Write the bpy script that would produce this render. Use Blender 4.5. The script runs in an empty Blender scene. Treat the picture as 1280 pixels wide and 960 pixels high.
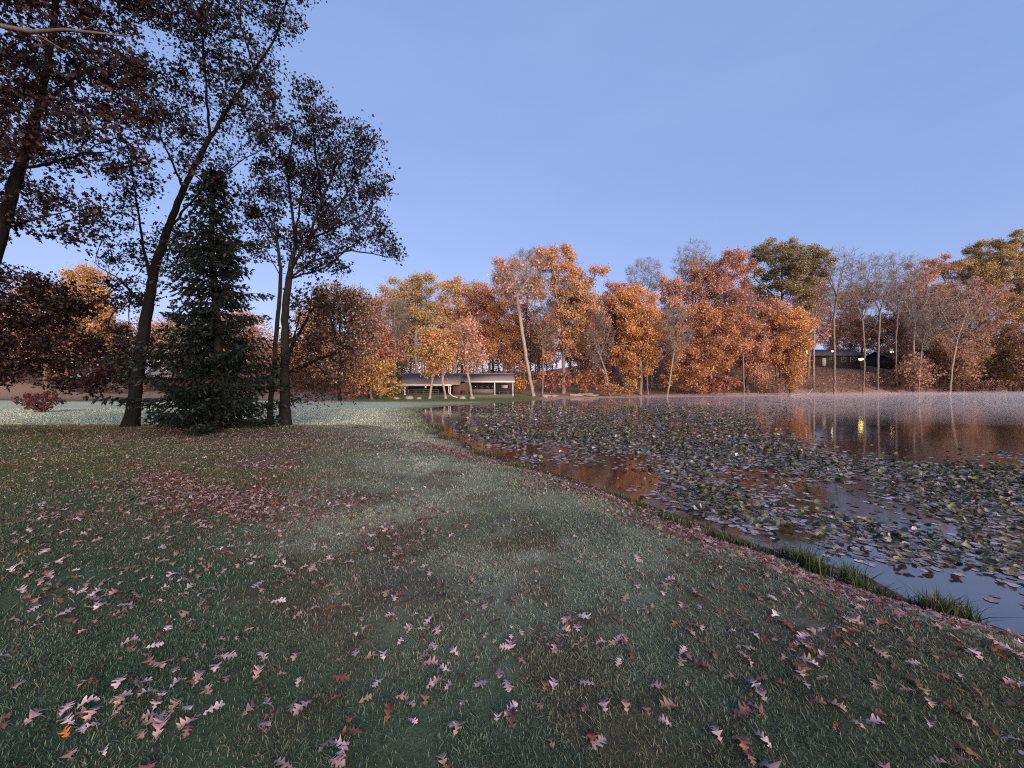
import bpy, math, random
import numpy as np
from mathutils import Vector

S = bpy.context.scene
COL = S.collection
rng = np.random.default_rng(7)
random.seed(7)
F, CZ, WZ = 500.0, 1.55, -0.62          # focal length in photo pixels, eye height, water level


def P(px, py, Y):
    return np.array([(px - 640) / F * Y, Y, CZ - (py - 480) / F * Y])


def sst(a, b, x):
    t = np.clip((x - a) / (b - a), 0, 1)
    return t * t * (3 - 2 * t)


# ------------------------------------------------------------------ noise
_H = np.random.default_rng(99).random((256, 256))


def vn(x, y, s, seed=0):
    x = np.asarray(x, float) / s + seed * 17.3
    y = np.asarray(y, float) / s + seed * 7.7
    xi, yi = np.floor(x).astype(int), np.floor(y).astype(int)
    fx, fy = x - xi, y - yi
    fx, fy = fx * fx * (3 - 2 * fx), fy * fy * (3 - 2 * fy)
    h = lambda a, b: _H[a & 255, b & 255]
    return (h(xi, yi) * (1 - fx) + h(xi + 1, yi) * fx) * (1 - fy) + (h(xi, yi + 1) * (1 - fx) + h(xi + 1, yi + 1) * fx) * fy


def fbm(x, y, s, seed=0, o=4):
    t, a, n = 0, 1, 0
    for i in range(o):
        t = t + a * vn(x, y, s / 2 ** i, seed + i * 3)
        n += a
        a *= .55
    return t / n


# ------------------------------------------------------------------ mesh helpers
def mesh(name, V, faces, mat, col=None, smooth=False):
    V = np.asarray(V, np.float32).reshape(-1, 3)
    me = bpy.data.meshes.new(name)
    me.vertices.add(len(V))
    me.vertices.foreach_set('co', V.ravel())
    faces = [np.asarray(f, np.int32) for f in faces if len(f)]
    idx = np.concatenate([f.ravel() for f in faces])
    tot = np.concatenate([np.full(len(f), f.shape[1], np.int32) for f in faces])
    st = np.concatenate([[0], np.cumsum(tot)[:-1]]).astype(np.int32)
    me.loops.add(len(idx))
    me.loops.foreach_set('vertex_index', idx)
    me.polygons.add(len(tot))
    me.polygons.foreach_set('loop_start', st)
    me.polygons.foreach_set('loop_total', tot)
    if smooth:
        me.polygons.foreach_set('use_smooth', np.ones(len(tot), bool))
    me.update(calc_edges=True)
    me.validate()
    if col is not None:
        c = np.ones((len(V), 4), np.float32)
        c[:, :3] = col
        a = me.color_attributes.new('Col', 'FLOAT_COLOR', 'POINT')
        a.data.foreach_set('color', c.ravel())
    me.materials.append(mat)
    return me


def obj(name, me, parent=None, loc=None):
    o = bpy.data.objects.new(name, me)
    COL.objects.link(o)
    if parent is not None:
        o.parent = parent
    if loc is not None:
        o.location = [float(v) for v in loc]
    return o


def tag(o, label=None, cat=None, group=None, kind=None):
    if label: o['label'] = label
    if cat: o['category'] = cat
    if group: o['group'] = group
    if kind: o['kind'] = kind
    return o


class MB:
    """collects boxes, prisms and tubes (world coordinates) for ONE mesh"""
    def __init__(s): s.V, s.Q, s.T, s.n = [], [], [], 0

    def raw(s, V, Q=(), T=()):
        V = np.asarray(V, float).reshape(-1, 3)
        if len(Q): s.Q.append(np.asarray(Q) + s.n)
        if len(T): s.T.append(np.asarray(T) + s.n)
        s.V.append(V)
        s.n += len(V)
        return s

    def box(s, x0, x1, y0, y1, z0, z1):
        V = [(x, y, z) for z in (z0, z1) for y in (y0, y1) for x in (x0, x1)]
        return s.raw(V, [(0, 2, 3, 1), (4, 5, 7, 6), (0, 1, 5, 4), (2, 6, 7, 3), (0, 4, 6, 2), (1, 3, 7, 5)])

    def slab(s, a, b, c, d, t):
        """quad a b c d thickened by vector t"""
        V = np.array([a, b, c, d], float)
        V = np.concatenate([V, V + np.array(t)])
        return s.raw(V, [(0, 1, 2, 3), (7, 6, 5, 4), (0, 4, 5, 1), (1, 5, 6, 2), (2, 6, 7, 3), (3, 7, 4, 0)])

    def tube(s, pts, r, k=8):
        pts = np.asarray(pts, float)
        r = np.broadcast_to(np.asarray(r, float), (len(pts),))
        d = np.gradient(pts, axis=0)
        d /= np.linalg.norm(d, axis=1)[:, None] + 1e-9
        ref = np.array([.93, .21, .3])
        u = ref - d * (d @ ref)[:, None]
        u /= np.linalg.norm(u, axis=1)[:, None] + 1e-9
        w = np.cross(d, u)
        a = np.arange(k) * 2 * np.pi / k
        R = pts[:, None] + r[:, None, None] * (np.cos(a)[None, :, None] * u[:, None] + np.sin(a)[None, :, None] * w[:, None])
        n = len(pts)
        Q = [(i * k + j, i * k + (j + 1) % k, (i + 1) * k + (j + 1) % k, (i + 1) * k + j) for i in range(n - 1) for j in range(k)]
        V = np.concatenate([R.reshape(-1, 3), pts[:1], pts[-1:]])
        T = [(n * k, (j + 1) % k, j) for j in range(k)] + [(n * k + 1, (n - 1) * k + j, (n - 1) * k + (j + 1) % k) for j in range(k)]
        return s.raw(V, Q, T)

    def ball(s, c, r, sz=1.0, nu=12, nv=8):
        V, Q = [], []
        for i in range(nv + 1):
            th = math.pi * (i + .02) / (nv + .04)
            for j in range(nu):
                a = 2 * math.pi * j / nu
                V.append((c[0] + r * math.sin(th) * math.cos(a), c[1] + r * math.sin(th) * math.sin(a), c[2] + r * sz * math.cos(th)))
        for i in range(nv):
            for j in range(nu):
                Q.append((i * nu + j, (i + 1) * nu + j, (i + 1) * nu + (j + 1) % nu, i * nu + (j + 1) % nu))
        return s.raw(V, Q)

    def build(s, name, mat, parent=None, origin=(0, 0, 0), smooth=False, col=None):
        V = np.concatenate(s.V) - np.asarray(origin, float)
        fs = []
        if s.Q: fs.append(np.concatenate(s.Q))
        if s.T: fs.append(np.concatenate(s.T))
        return obj(name, mesh(name, V, fs, mat, col, smooth), parent)


# ------------------------------------------------------------------ materials
def mat_new(name):
    m = bpy.data.materials.new(name)
    m.use_nodes = True
    nt = m.node_tree
    nt.nodes.clear()
    out = nt.nodes.new('ShaderNodeOutputMaterial')
    return m, nt, out


def N(nt, t, **kw):
    n = nt.nodes.new(t)
    for k, v in kw.items():
        if k in n.inputs.keys():
            n.inputs[k].default_value = v
        else:
            setattr(n, k, v)
    return n


def mulcol(nt, col_out, fac_out, lo, hi):
    """colour times a factor remapped from 0..1 to lo..hi"""
    mr = N(nt, 'ShaderNodeMapRange')
    mr.inputs[3].default_value, mr.inputs[4].default_value = lo, hi
    nt.links.new(fac_out, mr.inputs[0])
    vm = N(nt, 'ShaderNodeVectorMath', operation='SCALE')
    nt.links.new(col_out, vm.inputs[0])
    nt.links.new(mr.outputs[0], vm.inputs['Scale'])
    return vm.outputs[0]


def plain(name, col, rough=.8, noise=None, bump=0.0, amp=.35, stretch=None, emit=None):
    m, nt, out = mat_new(name)
    b = N(nt, 'ShaderNodeBsdfPrincipled', Roughness=rough)
    b.inputs['Base Color'].default_value = (*col, 1)
    if noise:
        tc = N(nt, 'ShaderNodeTexCoord')
        src = tc.outputs['Object']
        if stretch:
            mp = N(nt, 'ShaderNodeMapping')
            mp.inputs['Scale'].default_value = stretch
            nt.links.new(src, mp.inputs[0]); src = mp.outputs[0]
        nz = N(nt, 'ShaderNodeTexNoise', Scale=noise, Detail=6.0, Roughness=.65)
        nt.links.new(src, nz.inputs['Vector'])
        rgb = N(nt, 'ShaderNodeRGB'); rgb.outputs[0].default_value = (*col, 1)
        nt.links.new(mulcol(nt, rgb.outputs[0], nz.outputs[0], 1 - amp * 1.6, 1 + amp * 1.6), b.inputs['Base Color'])
        if bump:
            bp = N(nt, 'ShaderNodeBump', Strength=bump, Distance=.03)
            nt.links.new(nz.outputs[0], bp.inputs['Height'])
            nt.links.new(bp.outputs[0], b.inputs['Normal'])
    if emit:
        b.inputs['Emission Color'].default_value = (*emit[0], 1)
        b.inputs['Emission Strength'].default_value = emit[1]
    nt.links.new(b.outputs[0], out.inputs[0])
    return m


def leafmat(name, trans=.35, rough=.6):
    m, nt, out = mat_new(name)
    at = N(nt, 'ShaderNodeAttribute', attribute_name='Col')
    d = N(nt, 'ShaderNodeBsdfDiffuse')
    t = N(nt, 'ShaderNodeBsdfTranslucent')
    g = N(nt, 'ShaderNodeBsdfGlossy', Roughness=rough)
    g.inputs['Color'].default_value = (.8, .8, .9, 1)
    for n in (d, t): nt.links.new(at.outputs['Color'], n.inputs['Color'])
    mx = N(nt, 'ShaderNodeMixShader'); mx.inputs[0].default_value = trans
    nt.links.new(d.outputs[0], mx.inputs[1]); nt.links.new(t.outputs[0], mx.inputs[2])
    m2 = N(nt, 'ShaderNodeMixShader'); m2.inputs[0].default_value = .02
    nt.links.new(mx.outputs[0], m2.inputs[1]); nt.links.new(g.outputs[0], m2.inputs[2])
    nt.links.new(m2.outputs[0], out.inputs[0])
    return m


def barkmat():
    m, nt, out = mat_new('bark')
    at = N(nt, 'ShaderNodeAttribute', attribute_name='Col')
    tc = N(nt, 'ShaderNodeTexCoord')
    mp = N(nt, 'ShaderNodeMapping'); mp.inputs['Scale'].default_value = (1, 1, .18)
    nt.links.new(tc.outputs['Object'], mp.inputs[0])
    nz = N(nt, 'ShaderNodeTexNoise', Scale=14.0, Detail=8.0, Roughness=.7)
    nt.links.new(mp.outputs[0], nz.inputs['Vector'])
    n2 = N(nt, 'ShaderNodeTexNoise', Scale=1.6, Detail=4.0)
    nt.links.new(tc.outputs['Object'], n2.inputs['Vector'])
    c = mulcol(nt, at.outputs['Color'], nz.outputs[0], .35, 1.65)
    c = mulcol(nt, c, n2.outputs[0], .6, 1.4)
    b = N(nt, 'ShaderNodeBsdfPrincipled', Roughness=.95)
    b.inputs['Specular IOR Level'].default_value = .08
    nt.links.new(c, b.inputs['Base Color'])
    bp = N(nt, 'ShaderNodeBump', Strength=.9, Distance=.05)
    nt.links.new(nz.outputs[0], bp.inputs['Height'])
    nt.links.new(bp.outputs[0], b.inputs['Normal'])
    nt.links.new(b.outputs[0], out.inputs[0])
    return m


def groundmat():
    m, nt, out = mat_new('ground_soil_and_turf')
    at = N(nt, 'ShaderNodeAttribute', attribute_name='Col')
    tc = N(nt, 'ShaderNodeTexCoord')
    nz = N(nt, 'ShaderNodeTexNoise', Scale=5.0, Detail=10.0, Roughness=.7)
    nt.links.new(tc.outputs['Object'], nz.inputs['Vector'])
    n2 = N(nt, 'ShaderNodeTexNoise', Scale=38.0, Detail=8.0, Roughness=.75)
    nt.links.new(tc.outputs['Object'], n2.inputs['Vector'])
    c = mulcol(nt, at.outputs['Color'], nz.outputs[0], .5, 1.5)
    c = mulcol(nt, c, n2.outputs[0], .3, 1.7)
    b = N(nt, 'ShaderNodeBsdfPrincipled', Roughness=1.0)
    b.inputs['Specular IOR Level'].default_value = .1
    nt.links.new(c, b.inputs['Base Color'])
    bp = N(nt, 'ShaderNodeBump', Strength=.7, Distance=.04)
    nt.links.new(n2.outputs[0], bp.inputs['Height'])
    nt.links.new(bp.outputs[0], b.inputs['Normal'])
    nt.links.new(b.outputs[0], out.inputs[0])
    return m


def watermat():
    m, nt, out = mat_new('pond_water')
    tc = N(nt, 'ShaderNodeTexCoord')
    nz = N(nt, 'ShaderNodeTexNoise', Scale=1.1, Detail=5.0, Roughness=.6)
    nt.links.new(tc.outputs['Object'], nz.inputs['Vector'])
    bp = N(nt, 'ShaderNodeBump', Strength=.035, Distance=.12)
    nt.links.new(nz.outputs[0], bp.inputs['Height'])
    n2 = N(nt, 'ShaderNodeTexNoise', Scale=.35, Detail=5.0)
    nt.links.new(tc.outputs['Object'], n2.inputs['Vector'])
    cr = N(nt, 'ShaderNodeValToRGB')
    cr.color_ramp.elements[0].position, cr.color_ramp.elements[1].position = .4, .62
    cr.color_ramp.elements[0].color = (.022, .016, .014, 1)
    cr.color_ramp.elements[1].color = (.055, .030, .018, 1)
    nt.links.new(n2.outputs[0], cr.inputs[0])
    b = N(nt, 'ShaderNodeBsdfPrincipled', Roughness=.07)
    b.inputs['IOR'].default_value = WATER_IOR
    nt.links.new(cr.outputs[0], b.inputs['Base Color'])
    nt.links.new(bp.outputs[0], b.inputs['Normal'])
    nt.links.new(b.outputs[0], out.inputs[0])
    return m


WATER_IOR = 3.0
LEAF = leafmat('tree_leaf')
LITTER = leafmat('fallen_leaf', .12)
GRASS = leafmat('grass_blade', .25)
NEEDLE = leafmat('spruce_needle', .1)
PAD = leafmat('lily_leaf', .15, .35)
BARK = barkmat()
GROUND = groundmat()
WATER = watermat()

# ------------------------------------------------------------------ terrain
shore_near = [(4.95, 2.7), (4.42, 3.5), (4.05, 4.55), (3.4, 5.3), (2.98, 6.2), (2.5, 7.2), (1.75, 8.5), (.97, 9.8), (0, 11.4),
              (-1.43, 14.3), (-3.0, 18.7), (-5.2, 25.8), (-7.0, 31.5), (-7.4, 35), (-5.6, 39.5), (-1.5, 45), (3, 52), (8, 58.5), (20, 64),
              (35, 68), (52, 73), (75, 79.5), (92, 84), (115, 89), (150, 92)]
shore_rest = [(185, 60), (170, 10), (120, -30), (50, -30), (18, -14), (9, -4), (6.2, .6)]
POND = np.array(shore_near + shore_rest, float)


def densify(poly, step=1.0, jit=.16, seed=3):
    r = np.random.default_rng(seed)
    out = []
    n = len(poly)
    for i in range(n):
        a, b = poly[i], poly[(i + 1) % n]
        L = np.linalg.norm(b - a)
        dist = max(3., min(np.linalg.norm(a), np.linalg.norm(b)))
        k = max(1, int(L / max(step * dist / 12, .3)))
        for j in range(k):
            p = a + (b - a) * j / k
            out.append(p + r.normal(0, jit * min(1.5, dist / 9), 2) * (j > 0))
    return np.array(out)


POND = densify(POND)


def pond_sd(x, y):
    """signed distance to the shoreline, positive on land"""
    x, y = np.asarray(x, float), np.asarray(y, float)
    shp = x.shape
    x, y = x.ravel(), y.ravel()
    d = np.full(x.shape, 1e18)
    ins = np.zeros(x.shape, bool)
    A, B = POND, np.roll(POND, -1, 0)
    for (ax, ay), (bx, by) in zip(A, B):
        ex, ey = bx - ax, by - ay
        t = np.clip(((x - ax) * ex + (y - ay) * ey) / (ex * ex + ey * ey + 1e-12), 0, 1)
        d = np.minimum(d, (x - ax - t * ex) ** 2 + (y - ay - t * ey) ** 2)
        c = (ay > y) != (by > y)
        ins ^= c & (x < ex * (y - ay) / (ey + 1e-30) + ax)
    d = np.sqrt(d)
    return np.where(ins, -d, d).reshape(shp)


def height(x, y, d=None):
    x, y = np.asarray(x, float), np.asarray(y, float)
    if d is None: d = pond_sd(x, y)
    a = sst(-.34, -.12, x / np.maximum(y, 1.0))
    left = sst(14.2, 20.5, y + .6 * (vn(x, y, 5, 4) - .5))
    strip = sst(7, 32, y)
    lawn = -.54 * (left * (1 - a) + strip * a)
    lawn = lawn + .07 * (fbm(x, y, 3.5, 2) - .5) * sst(0, 3, d) + .02 * (vn(x, y, .5, 8) - .5)
    far = sst(56, 66, y) * (d > 0)
    k = .018 + .075 * sst(-40, -8, x) + .32 * sst(18, 75, x) + .05 * sst(-60, -110, x)
    rise = k * np.maximum(0, d - 5)
    lawn = lawn + far * 15 * (1 - np.exp(-rise / 15)) + far * .3 * (fbm(x, y, 9, 5) - .5)
    bw = np.interp(y, [3, 6, 12, 22], [1.9, 2.3, 3.0, 4.2]) + .8 * (vn(x, y, 1.1, 9) - .5)
    t = np.clip(d / bw, 0, 1)
    t = .6 * t + .4 * sst(0, 1, t) + .07 * (1 - sst(.1, .5, d)) * sst(0, .12, d)
    up = WZ - .03 + (lawn - WZ + .03) * t
    dn = WZ - .03 - .35 * np.clip(-d / 1.5, 0, 1)
    return np.where(d > 0, up, dn)


def hz(x, y): return float(height(np.array([x]), np.array([y]))[0])


def band(px, py, cx, cy, rx, ry):
    return np.exp(-(((px - cx) / rx) ** 2 + ((py - cy) / ry) ** 2))


def lawn_color(x, y, d):
    """what covers the ground at a point: turf, frost on turf, bare soil, leaf litter, mud; plus shade painted in under the left trees"""
    n1, n2, n3 = fbm(x, y, 2.2, 11), fbm(x, y, .7, 12), fbm(x, y, 9, 13)
    yy = np.maximum(y, .8)
    px = 640 + x / yy * F
    green = np.array([.052, .088, .055]); olive = np.array([.078, .090, .036]); frost = np.array([.28, .31, .245])
    white = np.array([.40, .445, .335]); brown = np.array([.075, .058, .040]); litter = np.array([.150, .092, .076])
    beach = np.array([.36, .21, .175]); mud = np.array([.045, .032, .026])
    mix = lambda c, e, t: c * (1 - t[..., None]) + e * t[..., None]
    c = np.broadcast_to(green, x.shape + (3,)).copy()
    fr = sst(1.2, 5.0, y) * sst(-.85, -.3, x / yy) * .95
    c = mix(c, frost, np.clip(fr * (.45 + 1.1 * (n1 - .2)), 0, 1))
    c = mix(c, olive, np.clip(sst(3.2, 8, y) * sst(-.25, -.65, x / yy) * (.5 + n1) + sst(.5, .62, n3) * .35 * sst(14, 8, y), 0, 1))
    c = mix(c, brown * np.array([1.1, 1.0, .9]), np.clip(sst(.5, .66, n2) * .5 + sst(.52, .6, fbm(x, y, 1.5, 19)) * .22, 0, 1))
    c = mix(c, np.array([.036, .069, .038]), np.clip(sst(.52, .64, fbm(x, y, 1.2, 29)) * .4, 0, 1) * sst(14, 9, y))
    py = 480 + CZ * F / yy
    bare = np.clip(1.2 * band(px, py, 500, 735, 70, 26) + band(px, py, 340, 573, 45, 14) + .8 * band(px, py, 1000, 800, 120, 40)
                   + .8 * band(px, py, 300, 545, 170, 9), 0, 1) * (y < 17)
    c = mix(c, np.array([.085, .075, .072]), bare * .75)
    c = mix(c, np.array([.030, .023, .016]), np.clip(band(px, py, 265, 541, 120, 8) + .7 * band(px, py, 60, 540, 80, 6), 0, 1) * (y < 17) * .8)  # shadow at the feet of the left trees, painted as a dark litter tone
    far_frost = sst(15.5, 20, y) * (1 - sst(46, 52, y + 10 * (n3 - .5)))
    c = mix(c, white, np.clip(far_frost * (.6 + .5 * n1) * sst(1.2, 4, d), 0, 1))
    c = mix(c, np.array([.11, .14, .06]), far_frost * sst(-.32, -.2, x / yy) * .55)
    pav = sst(44, 50, y) * (1 - sst(66, 70, y)) * sst(-24, -19, x) * (1 - sst(2, 6, x))
    c = mix(c, np.array([.185, .13, .11]), np.clip(sst(50, 58, y + 6 * (n1 - .5)), 0, 1))
    c = mix(c, np.array([.10, .125, .05]), pav)
    far = sst(50, 62, y)
    c = mix(c, litter, far * sst(4, 11, d + 3 * (n1 - .5)) * (1 - pav) * sst(20, 60, x + 30) * .85)
    c = mix(c, beach, far * (1 - sst(3, 9, d + 4 * (n1 - .5))) * (1 - pav))
    edge = 1 - sst(.05, 1.1, d + 1.1 * (n2 - .5))
    c = mix(c, mud, edge * (y < 45))
    c = mix(c, mud * 1.6, edge * (y >= 45) * .5)
    return c


def warp(lo, hi, n, k):
    t = np.linspace(math.asinh(lo / k), math.asinh(hi / k), n)
    return k * np.sinh(t)


gx, gy = warp(-420, 420, 560, 2.2), warp(-60, 460, 540, 2.6)
GX, GY = np.meshgrid(gx, gy)
GD = pond_sd(GX, GY)
GZ = height(GX, GY, GD)
ny, nx = GX.shape
ii = np.arange(ny * nx).reshape(ny, nx)
quads = np.stack([ii[:-1, :-1], ii[:-1, 1:], ii[1:, 1:], ii[1:, :-1]], -1).reshape(-1, 4)
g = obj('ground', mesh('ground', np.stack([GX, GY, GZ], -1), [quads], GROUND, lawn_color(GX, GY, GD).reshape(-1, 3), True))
tag(g, 'frosty lawn running down to the pond bank and up the leafy hillside', 'ground', kind='structure')

c0 = np.roll(POND, 1, 0) - np.roll(POND, -1, 0)
nrm = np.stack([-c0[:, 1], c0[:, 0]], 1)
nrm /= np.linalg.norm(nrm, axis=1)[:, None] + 1e-9
WPOLY = POND + nrm * np.sign((pond_sd(*(POND + nrm * .1).T) > 0) - .5)[:, None] * .35
W3 = np.concatenate([WPOLY, np.full((len(WPOLY), 1), WZ)], 1)
me = bpy.data.meshes.new('water')
me.from_pydata([tuple(v) for v in W3], [], [tuple(range(len(W3)))])
me.materials.append(WATER)
if me.polygons[0].normal.z < 0: me.flip_normals()
tag(obj('water', me), 'still dark pond water reflecting the dawn sky', 'water', kind='structure')


# ------------------------------------------------------------------ trees
def colonize(r, seeds, att, step, kill, infl, iters=90, trop=(0, 0, .12), jit=.18, cap=6000):
    pos, par = [], []
    for poly in seeds:                                   # each seed polyline: first one roots; others hang on the nearest node
        poly = [np.asarray(p, float) for p in poly]
        prev = -1
        if pos and np.linalg.norm(np.array(pos) - poly[0], axis=1).min() < max(.45, step * 1.3):
            prev = int(np.argmin(np.linalg.norm(np.array(pos) - poly[0], axis=1)))
            last = pos[prev]; poly = poly[1:]
        else:
            pos.append(poly[0]); par.append(-1); prev = len(pos) - 1; last = poly[0]; poly = poly[1:]
        for p in poly:
            n = max(1, int(np.linalg.norm(p - last) / step))
            for j in range(1, n + 1):
                q = last + (p - last) * j / n + (r.normal(0, step * .05, 3) if j < n else 0)
                pos.append(q); par.append(prev); prev = len(pos) - 1
            last = p
    ns = len(pos)
    pos, par = np.array(pos), list(par)
    kids = np.zeros(cap + 4000, int)
    for p in par:
        if p >= 0: kids[p] += 1
    att = np.asarray(att, float)
    D = np.linalg.norm(att[:, None] - pos[None], axis=2)
    near, dist = D.argmin(1), D.min(1)
    for it in range(iters):
        act = dist < infl
        if not act.any() or len(pos) > cap: break
        v = att[act] - pos[near[act]]
        v /= np.linalg.norm(v, axis=1)[:, None] + 1e-9
        acc = np.zeros((len(pos), 3))
        np.add.at(acc, near[act], v)
        src = np.unique(near[act])
        src = src[kids[src] < 4]
        if not len(src): break
        dr = acc[src]
        dr /= np.linalg.norm(dr, axis=1)[:, None] + 1e-9
        dr = dr + np.array(trop) + r.normal(0, jit, dr.shape)
        dr /= np.linalg.norm(dr, axis=1)[:, None] + 1e-9
        new = pos[src] + dr * step
        kids[src] += 1
        base = len(pos)
        pos = np.concatenate([pos, new]); par += [int(s) for s in src]
        D = np.linalg.norm(att[:, None] - new[None], axis=2)
        m = D.min(1); a = D.argmin(1)
        up = m < dist
        near = np.where(up, base + a, near); dist = np.minimum(dist, m)
        keep = dist > kill
        att, near, dist = att[keep], near[keep], dist[keep]
        if not len(att): break
    return pos, np.array(par), ns


def radii(pos, par, r_base, r_tip, e=2.3, seed_r=None):
    n = len(pos)
    acc = np.zeros(n)
    for i in range(n - 1, -1, -1):
        if acc[i] == 0: acc[i] = 1.0
        if par[i] >= 0: acc[par[i]] += acc[i]
    r = acc ** (1 / e)
    root = r[np.array(par) < 0].max()
    r = r_tip + (r - 1) / (root - 1 + 1e-9) * (r_base - r_tip)
    return r


def limb_mesh(pos, par, rad, kbig=9, ksmall=4, thr=.045):
    """tubes along every branch; rings are shared along the main line so it stays smooth"""
    n = len(pos)
    main = np.full(n, -1)
    for i in range(n):
        p = par[i]
        if p >= 0 and (main[p] < 0 or rad[i] > rad[main[p]]): main[p] = i
    has = par >= 0
    d_in = np.zeros((n, 3)); d_in[has] = pos[has] - pos[par[has]]
    d_out = np.zeros((n, 3)); hm = main >= 0; d_out[hm] = pos[main[hm]] - pos[hm]
    nz = lambda v: v / (np.linalg.norm(v, axis=-1)[..., None] + 1e-9)
    dd = nz(nz(d_in) + nz(d_out))

    def ring(c, d, r, k):
        ref = np.array([.86, .43, .27])
        u = nz(ref - d * (d @ ref)[:, None]); w = np.cross(d, u)
        a = np.arange(k) * 2 * np.pi / k
        return c[:, None] + r[:, None, None] * (np.cos(a)[None, :, None] * u[:, None] + np.sin(a)[None, :, None] * w[:, None])
    Vs, Qs, off = [], [], 0
    for k, sel in ((kbig, has & (rad >= thr)), (ksmall, has & (rad < thr))):
        i = np.where(sel)[0]
        if not len(i): continue
        p = par[i]
        ism = main[p] == i
        top = ring(pos[i], dd[i], rad[i], k)
        bd = np.where(ism[:, None], dd[p], nz(d_in[i]))
        br = np.where(ism, rad[p], np.minimum(rad[p], rad[i] * 1.25))
        bot = ring(pos[p], bd, br, k)
        V = np.concatenate([bot, top], 1).reshape(-1, 3)
        j = np.arange(k); jn = (j + 1) % k
        q = np.stack([j, jn, jn + k, j + k], -1)[None] + (np.arange(len(i)) * 2 * k)[:, None, None] + off
        Vs.append(V); Qs.append(q.reshape(-1, 4)); off += len(V)
    return np.concatenate(Vs), np.concatenate(Qs)


def leaves(r, cent, size, pal, wt=None, droop=-.25, clump=2.5, wid=(.3, .5), seed=0, lobed=False, muted=0):
    n = len(cent)
    d = r.normal(0, 1, (n, 3)); d[:, 2] += droop
    d /= np.linalg.norm(d, axis=1)[:, None]
    q = r.normal(0, 1, (n, 3))
    s = np.cross(d, q); s /= np.linalg.norm(s, axis=1)[:, None] + 1e-9
    nn = np.cross(s, d)
    L = size * r.uniform(.65, 1.35, n)[:, None]
    w = L * r.uniform(*wid, n)[:, None]
    if lobed:
        pts = [(0, 0), (.22, .55), (.38, .3), (.62, 1.), (.72, .4), (1, 0), (.72, -.4), (.62, -1.), (.38, -.3), (.22, -.55)]
        V = np.stack([cent + d * L * a + s * w * b + nn * L * (.12 * abs(b)) for a, b in pts], 1)
        o = np.arange(n)[:, None] * 10
        fs = [np.concatenate([o + np.array(f)[None] for f in ((0, 1, 2, 8), (0, 8, 9, 0)[:3] + (9,), (2, 3, 4, 5), (2, 5, 8, 8)[:4])])]
        fs = [np.concatenate([o + np.array(f)[None] for f in ((2, 3, 4, 5), (5, 6, 7, 8), (0, 1, 2, 8))]),
              np.concatenate([o + np.array(f)[None] for f in ((2, 5, 8), (0, 8, 9))])]
        k = 10
    else:
        V = np.stack([cent, cent + d * L * .5 + s * w + nn * L * .1, cent + d * L, cent + d * L * .55 - s * w + nn * L * .12], 1)
        fs = [np.arange(n * 4).reshape(n, 4)]
        k = 4
    pal = np.asarray(pal, float)
    f = vn(cent[:, 0] + cent[:, 2] * .7, cent[:, 1] - cent[:, 2] * 1.1, clump, seed + 31) * .75 + vn(cent[:, 0] - cent[:, 2], cent[:, 1] + cent[:, 2] * .6, clump * .45, seed + 5) * .25
    f = np.clip((f - .5) * 1.7 + .5 + r.normal(0, .13, n), 0, .999) * (len(pal) - 1)
    a = f.astype(int)
    c = pal[a] + (pal[a + 1] - pal[a]) * (f - a)[:, None]
    mu = r.random(n) < muted
    c[mu] = c[mu] * .3 + np.array([.46, .30, .235]) * .7
    c = c * r.uniform(.6, 1.4, n)[:, None]
    return V.reshape(-1, 3), fs, np.repeat(c, k, 0)


def blob_points(r, blobs, n):
    """points inside a union of ellipsoids (centre, radii)"""
    C = np.array([b[0] for b in blobs]); R = np.array([b[1] for b in blobs])
    vol = R.prod(1) ** .8
    k = r.choice(len(blobs), n, p=vol / vol.sum())
    v = r.normal(0, 1, (n, 3)); v /= np.linalg.norm(v, axis=1)[:, None]
    v *= r.uniform(0.05, 1, n)[:, None] ** (1 / 2.6)
    return C[k] + v * R[k]


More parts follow.
